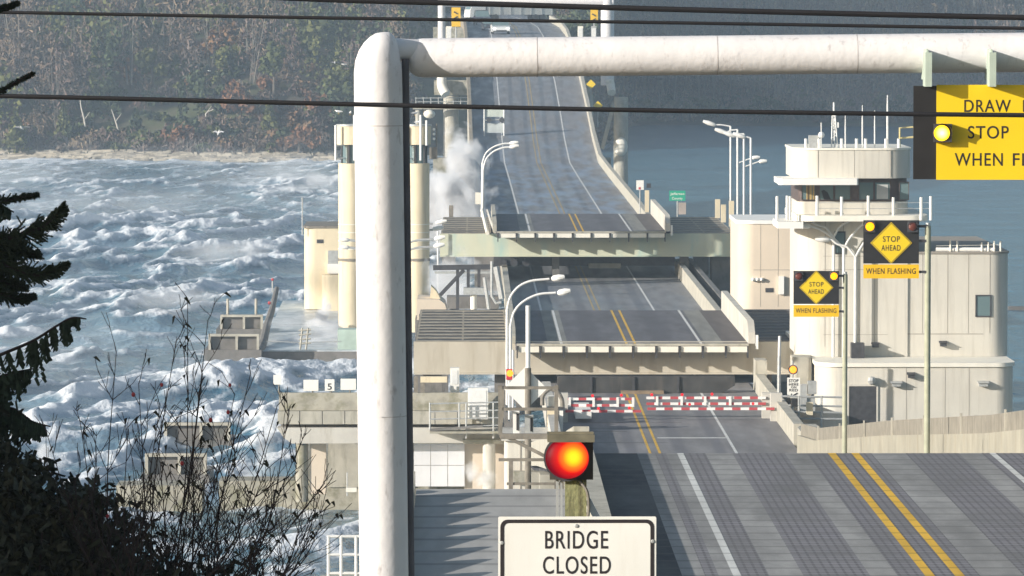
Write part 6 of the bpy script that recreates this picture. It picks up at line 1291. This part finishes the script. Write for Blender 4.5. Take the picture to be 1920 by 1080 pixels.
spray('white splash at the foot of the round platform column', [(887, 888, 24, 30), (905, 897, 32, 24)], 249.3, 5, 1.4)
spray('small white breaker on the far beach', [(506, 304, 17, 12), (500, 311, 34, 7)], 822, 2.5, .5)
spray('white splash in the surf behind the shrub at the left', [(86, 852, 32, 34), (82, 872, 56, 16)], 276, 5, 1.0)
spray('white spray blown over the surf left of the guide towers', [(600, 343, 50, 26), (556, 352, 46, 14), (540, 330, 30, 14)], 640, .7, .35)
m, nt, p, nd, ln = base_mat('blown_mist'); nt.nodes.remove(p); v = nd('ShaderNodeVolumePrincipled'); v.inputs['Color'].default_value = (.96, .98, 1, 1); ln(v.outputs[0], nt.nodes['Material Output'].inputs['Volume'])
g_ = nd('ShaderNodeNewGeometry'); mp = nd('ShaderNodeMapping'); mp.inputs['Scale'].default_value = (.055, .011, .22); mp.inputs['Rotation'].default_value = (0, R(-14), 0); ln(g_.outputs['Position'], mp.inputs['Vector']); n1 = nd('ShaderNodeTexNoise'); n1.inputs['Scale'].default_value = 1; n1.inputs['Detail'].default_value = 4; n1.inputs['Roughness'].default_value = .6; ln(mp.outputs[0], n1.inputs['Vector'])
r1 = nd('ShaderNodeMapRange'); ln(n1.outputs[0], r1.inputs[0]); r1.inputs[1].default_value = .49; r1.inputs[2].default_value = .74; r1.inputs[3].default_value = 0; r1.inputs[4].default_value = .013
sz = nd('ShaderNodeSeparateXYZ'); ln(g_.outputs['Position'], sz.inputs[0]); r2 = nd('ShaderNodeMapRange'); ln(sz.outputs[2], r2.inputs[0]); r2.inputs[1].default_value = .5; r2.inputs[2].default_value = 5.5; r2.inputs[3].default_value = 1; r2.inputs[4].default_value = 0
ml = nd('ShaderNodeMath'); ml.operation = 'MULTIPLY'; ln(r1.outputs[0], ml.inputs[0]); ln(r2.outputs[0], ml.inputs[1]); ln(ml.outputs[0], v.inputs['Density'])
tag(MB().prism([(-17, 300), (-9.5, 425), (-7, 560), (-7, 815), (-95, 815), (-60, 430), (-45, 300)], -1, 5.6).build('blown_mist', m), 'thin mist blown low over the whole stormy surf on the left', 'mist', kind='stuff')
m, nt, p, nd, ln = base_mat('haze_air'); nt.nodes.remove(p); v = nd('ShaderNodeVolumePrincipled'); v.inputs['Color'].default_value = (.68, .84, 1.0, 1); v.inputs['Density'].default_value = HAZE; v.inputs['Anisotropy'].default_value = .2
ln(v.outputs[0], nt.nodes['Material Output'].inputs['Volume'])
tag(MB().box(-980, 980, -150, 1960, -60, 96).build('haze', m), kind='stuff')
